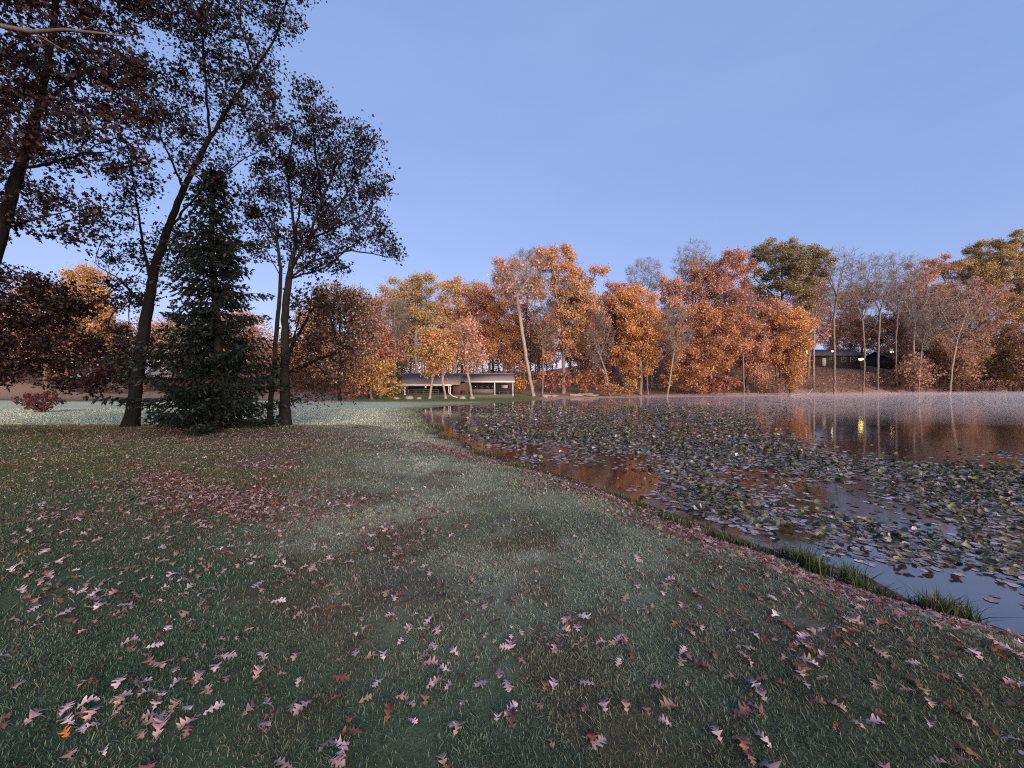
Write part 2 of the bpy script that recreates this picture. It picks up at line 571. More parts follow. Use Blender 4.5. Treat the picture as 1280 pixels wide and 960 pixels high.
def build_tree(name, base, seeds, blobs, n_att, step, n_leaf, leaf, pal, bark, r_base, r_tip, label, seed,
               group=None, scatter=.3, flare=.5, lobed=False, infl=None, kill=None, droop=-.25, clump=2.5, cat='tree', twig=.35, minr=0, taper=0, sprigs=0, twin=0, muted=0):
    r = np.random.default_rng(seed)
    att = blob_points(r, blobs, n_att)
    pos, par, ns = colonize(r, seeds, att, step, kill or step * 1.5, infl or step * 9)
    rad = radii(pos, par, r_base, r_tip)
    hgt = pos[:, 2] - base[2]
    rad = np.maximum(rad * (1 - taper * sst(0, 1, hgt / (hgt.max() * .75))), r_tip)
    rad = np.maximum(rad, minr)
    if twin:                                                # the second stem keeps its girth up to the fork
        n0 = np.where(par < 0)[0]
        k = np.arange(len(pos))
        rad = np.where((k >= n0[-1]) & (k < ns) & (hgt < 5.5) & (np.abs(pos[:, 0] - pos[n0[-1], 0]) < .55), np.maximum(rad, twin * (1 - hgt / 11)), rad)
    rad = np.where((np.arange(len(pos)) < ns) & (hgt < 1.4), rad * (1 + flare * np.clip(1 - hgt / 1.2, 0, 1) ** 2.5), rad)
    V, Q = limb_mesh(pos, par, rad)
    root = obj(name, None, None, base)
    tag(root, label, cat, group)
    base = np.asarray(base, float)
    bc = np.asarray(bark, float)
    obj('trunk', mesh('trunk', V - base, [Q], BARK, np.broadcast_to(bc, V.shape), True), root)
    if n_leaf:
        cand = np.where((rad < r_tip + (r_base - r_tip) * twig) & (np.arange(len(pos)) >= ns))[0]
        tips = np.setdiff1d(cand, par)
        if not lobed and len(tips) > 60:
            tips = tips[r.random(len(tips)) < .7]; cand = cand[r.random(len(cand)) < .6]
        if lobed:
            tips = tips[r.random(len(tips)) < .8]; cand = cand[r.random(len(cand)) < .6]
        k = np.where(r.random(n_leaf) < .75, r.choice(tips, n_leaf), r.choice(cand, n_leaf))
        cent = pos[k] + r.normal(0, scatter, (n_leaf, 3)) * np.array([1, 1, .8])
        LV, LF, LC = leaves(r, cent, leaf, pal, seed=seed % 50, lobed=lobed, droop=droop, clump=clump, muted=muted)
        if sprigs:                                          # fine end twigs
            k = r.choice(tips, sprigs)
            TV, TF, TC = leaves(r, pos[k] + r.normal(0, .12, (sprigs, 3)), .95, [np.array(bark) * .8, np.array(bark) * 1.15], droop=.9, wid=(.012, .022), seed=3)
            LF = [LF[0], TF[0] + len(LV)]
            LV, LC = np.concatenate([LV, TV]), np.concatenate([LC, TC])
        obj('crown', mesh('crown', LV - base, LF, LEAF, LC), root)
    return root


# palettes (leaf reflectance)
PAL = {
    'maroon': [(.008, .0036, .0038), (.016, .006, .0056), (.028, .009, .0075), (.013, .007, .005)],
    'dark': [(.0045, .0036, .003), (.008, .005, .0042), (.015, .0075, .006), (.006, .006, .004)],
    'darkbrown': [(.03, .018, .012), (.055, .026, .017), (.04, .03, .014)],
    'red': [(0.250, 0.081, 0.062), (0.400, 0.138, 0.094), (0.500, 0.213, 0.138), (0.300, 0.138, 0.106)],
    'rust': [(0.300, 0.119, 0.056), (0.475, 0.200, 0.088), (0.575, 0.275, 0.112), (0.375, 0.188, 0.106)],
    'brownorange': [(0.250, 0.119, 0.069), (0.425, 0.206, 0.094), (0.575, 0.300, 0.112), (0.312, 0.188, 0.112)],
    'orange': [(.40, .17, .055), (.58, .26, .075), (.66, .33, .10), (.46, .23, .09)],
    'gold': [(.38, .22, .065), (.52, .30, .085), (.58, .35, .12), (.36, .25, .09)],
    'olive': [(.19, .165, .055), (.32, .24, .07), (.44, .30, .09), (.23, .20, .07)],
    'green': [(.06, .085, .028), (.11, .13, .04), (.20, .17, .05), (.09, .11, .035)],
    'pink': [(0.450, 0.225, 0.175), (0.600, 0.312, 0.225), (0.620, 0.362, 0.250), (0.425, 0.237, 0.200)],
    'brown': [(0.213, 0.125, 0.100), (0.312, 0.175, 0.125), (0.400, 0.225, 0.150), (0.250, 0.163, 0.138)],
    'umber': [(0.125, 0.075, 0.056), (0.213, 0.125, 0.088), (0.163, 0.112, 0.075), (0.263, 0.163, 0.112)],
    'shrubred': [(.085, .018, .016), (.14, .03, .025), (.10, .034, .028)],
}
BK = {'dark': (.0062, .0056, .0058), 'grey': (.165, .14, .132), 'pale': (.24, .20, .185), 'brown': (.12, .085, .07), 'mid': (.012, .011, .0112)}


def B(px, py, rx, ry, Y, rd):
    s = Y / F
    return (P(px, py, Y), np.array([rx * s, rd, ry * s]))


def path(Y, *pts):
    return [P(a, b, Y + (c[0] if c else 0)) for a, b, *c in pts]


def ground_base(px, Y):
    x = (px - 640) / F * Y
    return np.array([x, Y, hz(x, Y) - .03])


# ---- the near oaks on the left
Y = 11.0
b = ground_base(-70, Y)
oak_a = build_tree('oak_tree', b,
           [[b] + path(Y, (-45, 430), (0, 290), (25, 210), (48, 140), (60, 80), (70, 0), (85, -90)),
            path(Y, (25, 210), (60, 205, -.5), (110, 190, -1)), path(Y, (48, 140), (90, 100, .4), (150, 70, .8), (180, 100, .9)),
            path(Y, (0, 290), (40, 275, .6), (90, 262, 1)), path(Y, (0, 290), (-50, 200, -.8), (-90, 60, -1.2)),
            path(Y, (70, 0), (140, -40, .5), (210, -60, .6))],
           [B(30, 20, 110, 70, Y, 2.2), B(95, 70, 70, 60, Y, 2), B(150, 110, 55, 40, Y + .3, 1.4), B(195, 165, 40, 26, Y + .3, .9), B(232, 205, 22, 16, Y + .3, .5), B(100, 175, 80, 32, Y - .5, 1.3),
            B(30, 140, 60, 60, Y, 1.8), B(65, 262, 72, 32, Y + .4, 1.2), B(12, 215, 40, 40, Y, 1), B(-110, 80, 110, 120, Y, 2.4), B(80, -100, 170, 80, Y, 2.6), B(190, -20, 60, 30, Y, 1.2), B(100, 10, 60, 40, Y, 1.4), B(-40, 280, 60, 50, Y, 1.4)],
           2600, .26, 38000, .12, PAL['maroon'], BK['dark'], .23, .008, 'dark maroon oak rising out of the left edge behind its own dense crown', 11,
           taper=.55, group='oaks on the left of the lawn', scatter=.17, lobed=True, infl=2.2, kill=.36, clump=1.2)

mb = MB().tube(path(Y, (-90, 60, -1.2), (-40, 24, -1.5), (0, 32, -1.7), (40, 40, -1.8), (80, 37, -1.8), (120, 41, -1.8), (165, 46, -1.7)), [.07, .06, .052, .046, .038, .028, .012], 7)
mb.tube(path(Y, (40, 40, -1.8), (62, 52, -1.7), (88, 68, -1.6)), [.022, .016, .007], 5).tube(path(Y, (100, 39, -1.8), (118, 30, -1.9), (134, 12, -2)), [.018, .012, .005], 5)
br = mb.build('bare_branch', BARK, oak_a, b, True, (.08, .07, .068))
br['label'] = 'bare grey branch reaching out of the dark crown'
Y = 16.0
b = ground_base(-40, Y)
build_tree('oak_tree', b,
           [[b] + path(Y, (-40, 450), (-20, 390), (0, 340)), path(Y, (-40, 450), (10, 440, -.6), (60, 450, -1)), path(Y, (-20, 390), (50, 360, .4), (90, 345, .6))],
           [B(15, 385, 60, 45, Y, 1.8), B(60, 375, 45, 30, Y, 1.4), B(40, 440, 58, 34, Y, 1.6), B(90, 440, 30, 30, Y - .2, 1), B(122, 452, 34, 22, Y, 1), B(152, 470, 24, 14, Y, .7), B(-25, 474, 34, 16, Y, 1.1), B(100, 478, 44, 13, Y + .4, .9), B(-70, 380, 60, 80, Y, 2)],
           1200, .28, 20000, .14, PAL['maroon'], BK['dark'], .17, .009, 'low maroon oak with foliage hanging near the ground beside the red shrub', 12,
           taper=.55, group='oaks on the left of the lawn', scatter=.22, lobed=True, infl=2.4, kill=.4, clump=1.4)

Y = 14.6
b = ground_base(163, Y)
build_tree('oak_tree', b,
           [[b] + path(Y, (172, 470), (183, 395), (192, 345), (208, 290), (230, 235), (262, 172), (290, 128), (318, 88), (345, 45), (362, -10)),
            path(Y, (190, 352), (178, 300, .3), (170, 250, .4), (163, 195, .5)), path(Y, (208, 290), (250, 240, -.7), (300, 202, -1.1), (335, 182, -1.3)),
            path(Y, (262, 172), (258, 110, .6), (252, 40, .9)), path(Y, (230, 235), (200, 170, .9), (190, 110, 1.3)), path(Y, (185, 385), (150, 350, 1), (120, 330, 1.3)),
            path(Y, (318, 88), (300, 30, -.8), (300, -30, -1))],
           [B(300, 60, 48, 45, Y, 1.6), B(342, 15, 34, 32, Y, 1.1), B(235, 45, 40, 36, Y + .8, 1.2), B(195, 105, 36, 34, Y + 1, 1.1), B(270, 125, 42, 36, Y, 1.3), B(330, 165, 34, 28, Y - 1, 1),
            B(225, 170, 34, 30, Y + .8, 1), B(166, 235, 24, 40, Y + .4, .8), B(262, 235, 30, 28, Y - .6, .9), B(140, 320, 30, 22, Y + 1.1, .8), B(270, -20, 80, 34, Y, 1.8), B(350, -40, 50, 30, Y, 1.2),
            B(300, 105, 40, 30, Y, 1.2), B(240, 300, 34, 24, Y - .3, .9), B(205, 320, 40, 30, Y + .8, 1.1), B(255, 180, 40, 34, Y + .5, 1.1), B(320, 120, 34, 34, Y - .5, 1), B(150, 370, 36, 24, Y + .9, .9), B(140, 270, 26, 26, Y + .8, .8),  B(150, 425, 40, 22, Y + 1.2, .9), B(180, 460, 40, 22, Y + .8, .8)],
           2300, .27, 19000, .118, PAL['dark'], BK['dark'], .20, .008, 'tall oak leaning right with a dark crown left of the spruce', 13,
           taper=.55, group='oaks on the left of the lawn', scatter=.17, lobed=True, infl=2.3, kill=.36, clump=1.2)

Y = 15.5
b = ground_base(357, Y); b2 = ground_base(336, Y + .15)
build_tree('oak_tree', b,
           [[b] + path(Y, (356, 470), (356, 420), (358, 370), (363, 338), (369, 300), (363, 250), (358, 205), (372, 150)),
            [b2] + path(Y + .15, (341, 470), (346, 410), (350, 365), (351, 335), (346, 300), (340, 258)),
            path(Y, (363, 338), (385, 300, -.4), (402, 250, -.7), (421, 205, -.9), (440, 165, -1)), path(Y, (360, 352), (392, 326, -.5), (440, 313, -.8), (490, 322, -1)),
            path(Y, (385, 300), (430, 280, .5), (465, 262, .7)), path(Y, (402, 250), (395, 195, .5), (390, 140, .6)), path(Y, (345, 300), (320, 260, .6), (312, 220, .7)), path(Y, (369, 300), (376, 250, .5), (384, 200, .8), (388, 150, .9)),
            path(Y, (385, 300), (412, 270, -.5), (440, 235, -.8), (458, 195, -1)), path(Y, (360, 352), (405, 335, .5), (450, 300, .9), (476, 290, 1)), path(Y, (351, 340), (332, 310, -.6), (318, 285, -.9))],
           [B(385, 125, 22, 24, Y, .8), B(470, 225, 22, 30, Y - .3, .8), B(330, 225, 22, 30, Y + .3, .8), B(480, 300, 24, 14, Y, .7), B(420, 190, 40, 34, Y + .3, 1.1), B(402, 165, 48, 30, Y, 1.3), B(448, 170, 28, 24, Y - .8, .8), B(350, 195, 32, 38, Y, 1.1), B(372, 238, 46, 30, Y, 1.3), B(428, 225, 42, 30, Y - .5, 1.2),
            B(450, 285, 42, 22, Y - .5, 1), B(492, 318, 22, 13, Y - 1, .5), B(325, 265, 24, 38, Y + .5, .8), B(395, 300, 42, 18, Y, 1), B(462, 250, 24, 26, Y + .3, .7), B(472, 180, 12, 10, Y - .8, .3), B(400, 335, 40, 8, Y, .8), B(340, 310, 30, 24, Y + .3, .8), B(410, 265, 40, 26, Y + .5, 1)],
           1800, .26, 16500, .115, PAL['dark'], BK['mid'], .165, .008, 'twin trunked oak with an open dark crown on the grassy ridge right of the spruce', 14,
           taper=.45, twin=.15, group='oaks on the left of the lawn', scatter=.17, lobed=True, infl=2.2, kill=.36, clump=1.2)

Y = 20.0
Y = 21.0
b = ground_base(352, Y)
build_tree('oak_tree', b,
           [[b] + path(Y, (353, 470), (366, 430), (392, 385)), path(Y, (353, 470), (400, 448, -.5), (425, 440, -.8)), path(Y, (366, 430), (375, 390, .4), (370, 370, .6))],
           [B(400, 385, 40, 26, Y, 1.6), B(410, 425, 42, 30, Y, 1.8), B(400, 468, 38, 20, Y, 1.4), B(440, 380, 26, 14, Y, .9), B(375, 440, 24, 30, Y, 1), B(398, 490, 32, 12, Y - .6, .9), B(430, 484, 14, 14, Y - .3, .6)],
           700, .32, 4200, .16, PAL['darkbrown'], BK['dark'], .13, .01, 'short dark brown oak with drooping leaves behind the twin trunked oak', 15,
           group='oaks on the left of the lawn', scatter=.36, lobed=True, infl=2.6, kill=.45)


# ---- the spruce
def spruce(px, Y, H, Rm, label, seed):
    r = np.random.default_rng(seed)
    base = ground_base(px, Y)
    root = tag(obj('spruce_tree', None, None, base), label, 'tree')
    mb = MB()
    zs = np.linspace(0, H, 14)
    mb.tube(np.stack([.12 * np.sin(zs * .5), .08 * np.sin(zs * .8), zs], 1), .17 * (1 - zs / H) ** .8 + .012 + .10 * np.exp(-zs * 3), 9)
    C, D, Ls = [], [], []
    z = .45
    while z < H - .15:
        t = z / H
        L0 = Rm * (1 - t) ** .75 * (.9 + .1 * math.sin(z * 5))
        if t > .38 and t < .5: L0 *= .72
        nb = int(r.integers(5, 8))
        a0 = r.uniform(0, 6.28)
        for k in range(nb):
            a = a0 + 6.283 * k / nb + r.normal(0, .2)
            L = L0 * r.uniform(.4, 1.18)
            n = max(4, int(L / .16))
            s = np.linspace(0, 1, n)
            rad = s * L
            dz = (.05 - .42 * t * 0 - .30) * rad * (1 - .45 * s) + .12 * s ** 3 * L
            if t > .7: dz = rad * .5 * (t - .6)
            pts = np.stack([math.cos(a) * rad, math.sin(a) * rad, z + dz], 1) + r.normal(0, .012, (n, 3))
            mb.tube(pts, .026 * (1 - t * .6) * (1 - s * .85), 4)
            for i in range(1, n):
                for sd in (-1, 1, 0, 0):
                    ang = a + sd * r.uniform(.6, 1.1)
                    tl = (.20 + .38 * (1 - s[i])) * min(1, L) * r.uniform(.6, 1.2)
                    m = max(2, int(tl / .085))
                    u = np.linspace(.1, 1, m)
                    dr = np.array([math.cos(ang), math.sin(ang), -.32 if sd else -1.1])
                    tp = pts[i] + u[:, None] * tl * dr * (1 if sd else .55)
                    C.append(tp); D.append(np.broadcast_to(dr, tp.shape))
        z += r.uniform(.2, .32)
    C = np.concatenate(C); D = np.concatenate(D)
    rep = 3
    C = np.repeat(C, rep, 0); D = np.repeat(D, rep, 0)
    n = len(C)
    d = D + r.normal(0, .55, (n, 3)); d /= np.linalg.norm(d, axis=1)[:, None]
    sv = np.cross(d, r.normal(0, 1, (n, 3))); sv /= np.linalg.norm(sv, axis=1)[:, None]
    L = r.uniform(.09, .17, n)[:, None]; w = L * .2
    V = np.stack([C - d * L * .2, C + d * L * .4 + sv * w, C + d * L, C + d * L * .4 - sv * w], 1)
    col = np.array([.0042, .0082, .0064]) * r.uniform(.4, 1.8, n)[:, None]
    mb.build('trunk', BARK, root, col=(.022, .019, .017), smooth=True)
    obj('crown', mesh('crown', V.reshape(-1, 3), [np.arange(n * 4).reshape(n, 4)], NEEDLE, np.repeat(col, 4, 0)), root)


spruce(267, 13.9, 9.3, 3.1, 'dark green spruce with drooping boughs between the leaning oak and the twin trunked oak', 21)

# ---- trees of the far shore: px, top py, crown width, crown bottom py, distance, palette, leaves, bark, style, lean px, label
FT = [
    (425, 356, 90, 470, 50, 'umber', .9, 'mid', 0, 'dark russet oak just right of the twin trunked oak'),
    (462, 372, 50, 480, 58, 'red', .9, 'mid', 0, 'red brown tree at the lawn edge left of the pavilion'),
    (492, 362, 46, 470, 80, 'pink', .7, 'grey', 4, 'thin pinkish tree above the left end of the pavilion'),
    (520, 344, 66, 420, 78, 'olive', .95, 'grey', -3, 'olive gold tree above the left half of the pavilion'),
    (572, 345, 62, 425, 82, 'gold', .95, 'grey', 5, 'yellow gold round crown above the middle of the pavilion'),
    (598, 362, 50, 450, 80, 'red', .8, 'grey', 4, 'slim reddish tree over the right half of the pavilion'),
    (632, 324, 62, 470, 77, 'rust', 1.0, 'grey', 6, 'tall coral rust tree behind the right end of the pavilion'),
    (704, 312, 88, 455, 70, 'brownorange', 1.35, 'grey', 0, 'largest round copper crown right of the leaning pale trunk'),
    (752, 368, 40, 450, 84, 'gold', .8, 'grey', 0, 'small yellow tree in the gap right of the big copper crown'),
    (768, 350, 56, 470, 79, 'red', .9, 'brown', 4, 'reddish tree between the copper crown and the golden tree'),
    (800, 358, 72, 478, 72, 'orange', 1.3, 'grey', 0, 'bright golden orange tree on two slender trunks'),
    (838, 345, 50, 470, 86, 'pink', .8, 'grey', 0, 'faded pink tree right of the golden orange one'),
    (868, 322, 62, 440, 84, 'brown', .55, 'grey', 0, 'half bare brown tree with a thin grey top'),
    (888, 378, 84, 488, 74, 'rust', 1.3, 'brown', 0, 'wide dark rust tree low over the shore'),
    (908, 314, 76, 430, 82, 'red', 1.1, 'grey', -3, 'tall coral red crown left of the green one'),
    (938, 372, 56, 480, 78, 'pink', .9, 'grey', 3, 'pale salmon tree beneath the coral red crown'),
    (976, 296, 74, 400, 84, 'green', 1.5, 'brown', 0, 'tallest tree on the far shore, with a broad green crown'),
    (988, 385, 58, 482, 75, 'orange', 1.25, 'grey', 0, 'bright orange tree under the broad green crown'),
    (1160, 322, 46, 400, 104, 'rust', .7, 'grey', 0, 'small rust crowned tree on the hill left of the olive crowns'),
    (1195, 352, 92, 460, 92, 'brown', .8, 'brown', 0, 'wide thin brown tree in front of the olive crowns'),
    (1212, 318, 60, 410, 106, 'olive', 1.0, 'brown', 0, 'olive crown on the hill, left of the tallest right hand one'),
    (1252, 292, 84, 420, 104, 'olive', 1.3, 'brown', 0, 'tall olive and gold crown at the right edge of the hill'),
    (1268, 400, 90, 480, 92, 'umber', 1.2, 'brown', 0, 'dark brown tree low at the right edge of the far shore'),
    (1305, 310, 80, 430, 102, 'brownorange', 1.0, 'brown', 0, 'copper brown crown cut by the right edge'),
    (1110, 400, 70, 460, 126, 'umber', .9, 'brown', 0, 'dark brown tree behind the cabin lamps'),
    (1150, 385, 60, 465, 100, 'brown', .8, 'brown', 0, 'brown tree beside the forked pale trunk'),
    (1065, 395, 60, 440, 128, 'brown', .7, 'brown', 0, 'brown crown above the dark house on the hill'),
    (540, 408, 44, 468, 56.6, 'gold', .55, 'pale', 3, 'small golden tree on a pale stem before the left porch'),
    (553, 412, 40, 466, 56.9, 'orange', .5, 'pale', -4, 'small orange tree on a straight pale stem before the middle of the porch'),
    (584, 395, 50, 462, 57.5, 'pink', .55, 'pale', -6, 'thin pinkish tree on a pale stem before the brick chamber'),
    (465, 445, 46, 490, 54, 'gold', .7, 'brown', 0, 'low yellow tree at the left end of the pavilion'),
    (60, 348, 80, 470, 62, 'brownorange', 1.0, 'brown', 0, 'copper tree far behind the low maroon oak'),
    (112, 335, 60, 440, 66, 'gold', 1.0, 'brown', 0, 'golden tree far across the frosty lawn, left of the leaning oak'),
    (150, 400, 50, 470, 78, 'pink', .6, 'brown', 0, 'faded pink tree behind the blue roofed house'),
    (215, 395, 70, 480, 74, 'brown', .8, 'brown', 0, 'brown tree glimpsed through the left side of the spruce'),
    (300, 385, 60, 480, 70, 'red', .9, 'brown', 0, 'red brown tree glimpsed between the spruce and the twin trunked oak'),
    (395, 372, 50, 470, 72, 'rust', .9, 'brown', 0, 'rust tree far behind the short dark brown oak'),
    (1010, 338, 46, 430, 92, 'pink', .6, 'grey', 0, 'faded pink tree just right of the broad green crown'),
    (1038, 362, 60, 440, 126, 'brown', .55, 'grey', 0, 'thin brown tree rising behind the roof of the dark house'),
    (1078, 352, 50, 440, 128, 'umber', .55, 'grey', 0, 'thin dark brown tree behind the right end of the dark house'),
    (1132, 348, 56, 430, 122, 'red', .6, 'grey', 0, 'thin reddish tree behind the small cabin'),
    (20, 400, 70, 470, 74, 'olive', .8, 'brown', 0, 'olive tree behind the red shrub at the left edge'),
]
FG = 'autumn trees on the far shore'
for i, (px, top, w, bot, Y, pal, dens, bark, lean, label) in enumerate(FT):
    r = np.random.default_rng(300 + i)
    s = Y / F
    b = ground_base(px - lean, Y)
    tz, bz = CZ - (top - 480) * s, CZ - (bot - 480) * s
    bz = max(bz, b[2] + 1.2)
    R = w * s / 2 * 1.3
    H = tz - bz
    X = (px - 640) * s
    blobs = []
    nb = 14 if R > 3 else 9
    for k in range(nb):
        t = (k + .5) / nb
        prof = math.sqrt(max(.05, 1 - ((t - .58) / .66) ** 2))
        a = r.uniform(0, 6.28)
        o = R * prof * .68 * r.uniform(.4, 1.15)
        rr = R * prof * r.uniform(.28, .56)
        zc = min(bz + H * t, tz - .3 - rr * .72)
        blobs.append((np.array([X + math.cos(a) * o, Y + math.sin(a) * o, zc]), np.array([rr, rr, rr * .72])))
    blobs.append((np.array([X, Y, tz - R * .38]), np.array([R * .5, R * .5, R * .38])))
    blobs.append((np.array([X, Y, bz + H * .5]), np.array([R * .62, R * .62, H * .42])))
    fork = bz + H * .12
    wob = lambda q: r.normal(0, q, 2)
    mid = np.array([b[0] + (X - b[0]) * .5 + wob(.2)[0], Y + wob(.2)[0], b[2] + (fork - b[2]) * .55])
    top1 = np.array([X + wob(.3)[0], Y + wob(.3)[0], bz + H * .62])
    seeds = [[b, mid, np.array([X + wob(.15)[0], Y, fork]), top1]]
    for k in range(3):
        a = 2.1 * k + r.uniform(0, 1.5)
        seeds.append([np.array([X, Y, fork + H * .08 * k]), np.array([X + math.cos(a) * R * .55, Y + math.sin(a) * R * .55, fork + H * (.28 + .1 * k)])])
    if px in (800,):
        seeds.append([b + np.array([1.5, .2, 0]), np.array([X + 1.3, Y + .2, fork + .5]), np.array([X + 1.4, Y, fork + H * .4])])
    nl = int(dens * (2200 + 150 * R * H))
    nm = 'bare_tree' if dens < .56 and Y > 60 else 'broadleaf_tree'
    build_tree(nm, b, seeds, blobs, 360, max(.42, R * .09), int(nl * 1.35), .245, PAL[pal], BK[bark], (.13 if Y < 59 else .2) + R * .012, .03, label, 400 + i, FG,
               scatter=.48, flare=.35, infl=5.5, kill=.8, clump=2.6, twig=.5, minr=.03, sprigs=450, muted=.40)

# ---- bare trees: base px, distance, trunk polyline, crown
BT = [
    (668, 64, [(667, 493), (660, 460), (652, 410), (646, 370)], (650, 352, 38, 34), 'pale', .27, 500, 'leaning pale bare trunk right of the pavilion'),
    (1043, 79, [(1043, 488), (1043, 440), (1042, 400), (1046, 372)], (1045, 345, 30, 34), 'grey', .2, 60, 'bare forked tree standing before the dark house'),
    (1017, 84, [(1017, 470), (1017, 440), (1018, 400)], (1020, 355, 24, 40), 'pale', .2, 100, 'bare tree with a white trunk below the left lamp'),
    (1080, 84, [(1079, 484), (1081, 440), (1078, 400)], (1082, 352, 30, 38), 'grey', .15, 60, 'slim bare tree beside the low yellow lamp'),
    (1100, 88, [(1097, 476), (1098, 430), (1100, 390)], (1104, 350, 30, 36), 'grey', .2, 60, 'bare tree with a crooked trunk right of the low lamp'),
    (1122, 96, [(1120, 470), (1120, 420), (1123, 380)], (1126, 350, 24, 34), 'grey', .17, 80, 'bare grey tree before the small cabin'),
    (1142, 90, [(1141, 474), (1142, 430), (1143, 405)], (1143, 372, 24, 34), 'pale', .2, 120, 'bare tree with a pale forked trunk right of the cabin'),
    (1188, 81, [(1187, 491), (1190, 460), (1196, 425)], (1198, 390, 34, 40), 'pale', .17, 300, 'pale leaning bare trunk rising from the right part of the shore'),
    (1150, 84, [(1148, 475), (1151, 450), (1153, 430)], (1155, 408, 16, 24), 'pale', .11, 40, 'short thin pale sapling right of the forked trunk'),
    (835, 68, [(834, 497), (838, 470), (842, 440)], (845, 415, 20, 30), 'pale', .13, 200, 'slender pale leaning sapling right of the golden orange tree'),
    (764, 67, [(763, 494), (757, 465), (750, 445)], (748, 420, 20, 34), 'grey', .15, 250, 'grey sapling leaning left on the shore by the golden orange tree'),
    (700, 72, [(706, 492), (705, 450), (704, 400)], (704, 375, 20, 30), 'grey', .2, 100, 'straight grey trunk under the big copper crown'),
    (672, 68, [(678, 491), (679, 460), (678, 430)], (680, 405, 18, 26), 'grey', .13, 200, 'thin upright grey trunk just right of the leaning pale one'),
    (928, 76, [(930, 488), (929, 455), (928, 420)], (926, 395, 22, 34), 'grey', .16, 250, 'grey trunk rising beside the red bush'),
    (865, 86, [(866, 470), (864, 420), (866, 360)], (866, 328, 26, 26), 'grey', .2, 30, 'tall bare grey top above the dark rust tree'),
    (815, 84, [(815, 470), (812, 420), (808, 370)], (806, 345, 26, 20), 'grey', .2, 60, 'bare grey twigs rising behind the golden orange crown'),
    (660, 82, [(655, 470), (656, 420), (660, 360)], (662, 332, 22, 18), 'grey', .18, 120, 'bare twiggy top left of the copper crown'),
    (530, 82, [(528, 470), (526, 430), (530, 400)], (532, 388, 26, 24), 'grey', .17, 150, 'bare grey tree glimpsed behind the left porch roof'),
    (610, 84, [(612, 470), (610, 430), (611, 410)], (612, 392, 22, 22), 'grey', .15, 150, 'bare grey tree glimpsed behind the right bay roof'),
    (494, 70, [(494, 488), (493, 450), (495, 420)], (496, 400, 16, 24), 'grey', .14, 100, 'thin grey trunk left of the pavilion roof'),
]
for i, (px, Y, tr, (cx, cy, rx, ry), bark, rb, nl, label) in enumerate(BT):
    s = Y / F
    b = ground_base(tr[0][0], Y)
    pts = [P(a, c, Y) for a, c in tr[1:]]
    seeds = [[b] + pts]
    fork = pts[-1]
    r = np.random.default_rng(700 + i)
    for k in range(4):
        a = 1.57 * k + r.uniform(-.5, .5)
        seeds.append([fork, fork + np.array([math.cos(a) * rx * s * .5, math.sin(a) * rx * s * .5, ry * s * r.uniform(.7, 1.2)])])
    blobs = [(P(cx, cy, Y), np.array([rx * s, rx * s, ry * s])), (P(cx, cy + ry * .5, Y), np.array([rx * s * .7, rx * s * .7, ry * s * .8]))]
    build_tree('bare_tree', b, seeds, blobs, 1100, .55, nl, .34, PAL['pink'] if i in (0, 13) else PAL['brown'], BK[bark], rb, .022, label, 800 + i, 'bare trees on the far shore',
               flare=.3, infl=6, kill=.75, twig=.5, scatter=.3, minr=.022, sprigs=2300)

# ---- shrubs
SH = [
    (52, 29.0, 27, 30, 'shrubred', .9, 'dome shaped red shrub alone on the frosty lawn', 1400, .13),
    (905, 71.5, 26, 26, 'red', 1, 'crimson bush at the water side under the rust tree', 900, .3),
    (788, 66.5, 12, 22, 'gold', 1, 'small yellow bush at the foot of the golden orange tree', 350, .25),
    (760, 66.5, 24, 18, 'brownorange', 1, 'tawny bush by the grey leaning sapling', 500, .25),
    (985, 73.5, 26, 24, 'brown', .4, 'twiggy grey brown bush below the bright orange tree', 220, .2),
    (690, 70, 34, 30, 'red', 1, 'red leaved bush under the copper crown', 900, .3),
    (735, 70, 30, 36, 'rust', 1, 'rust bush between the copper crown and the tawny bush', 900, .3),
    (860, 74, 40, 38, 'brownorange', 1, 'russet bush filling the shade under the dark rust tree', 1100, .3),
    (950, 77, 34, 26, 'brown', .8, 'brown bush left of the bright orange tree', 600, .28),
    (1030, 82, 30, 26, 'brown', .5, 'grey brown brush below the dark house', 400, .25),
    (1075, 86, 34, 24, 'brown', .5, 'bare brush on the slope under the low lamp', 400, .25),
    (1120, 89, 36, 26, 'darkbrown', .9, 'dark bush on the slope below the cabin', 700, .3),
    (1175, 90, 40, 28, 'darkbrown', .8, 'dark brush left of the pale leaning bare trunk', 700, .3),
    (1230, 86, 34, 22, 'brown', .5, 'grey thicket right of the pale leaning bare trunk', 420, .25),
    (1275, 88, 40, 24, 'brown', .6, 'grey brown thicket at the right end of the far shore', 500, .25),
    (650, 66, 14, 22, 'orange', 1, 'glowing orange bush against the right end of the pavilion', 450, .25),
    (485, 58, 22, 26, 'gold', 1, 'yellow bush against the left end of the pavilion', 700, .25),
    (440, 54, 26, 24, 'red', 1, 'red bush at the lawn edge behind the short dark brown oak', 700, .25),
]
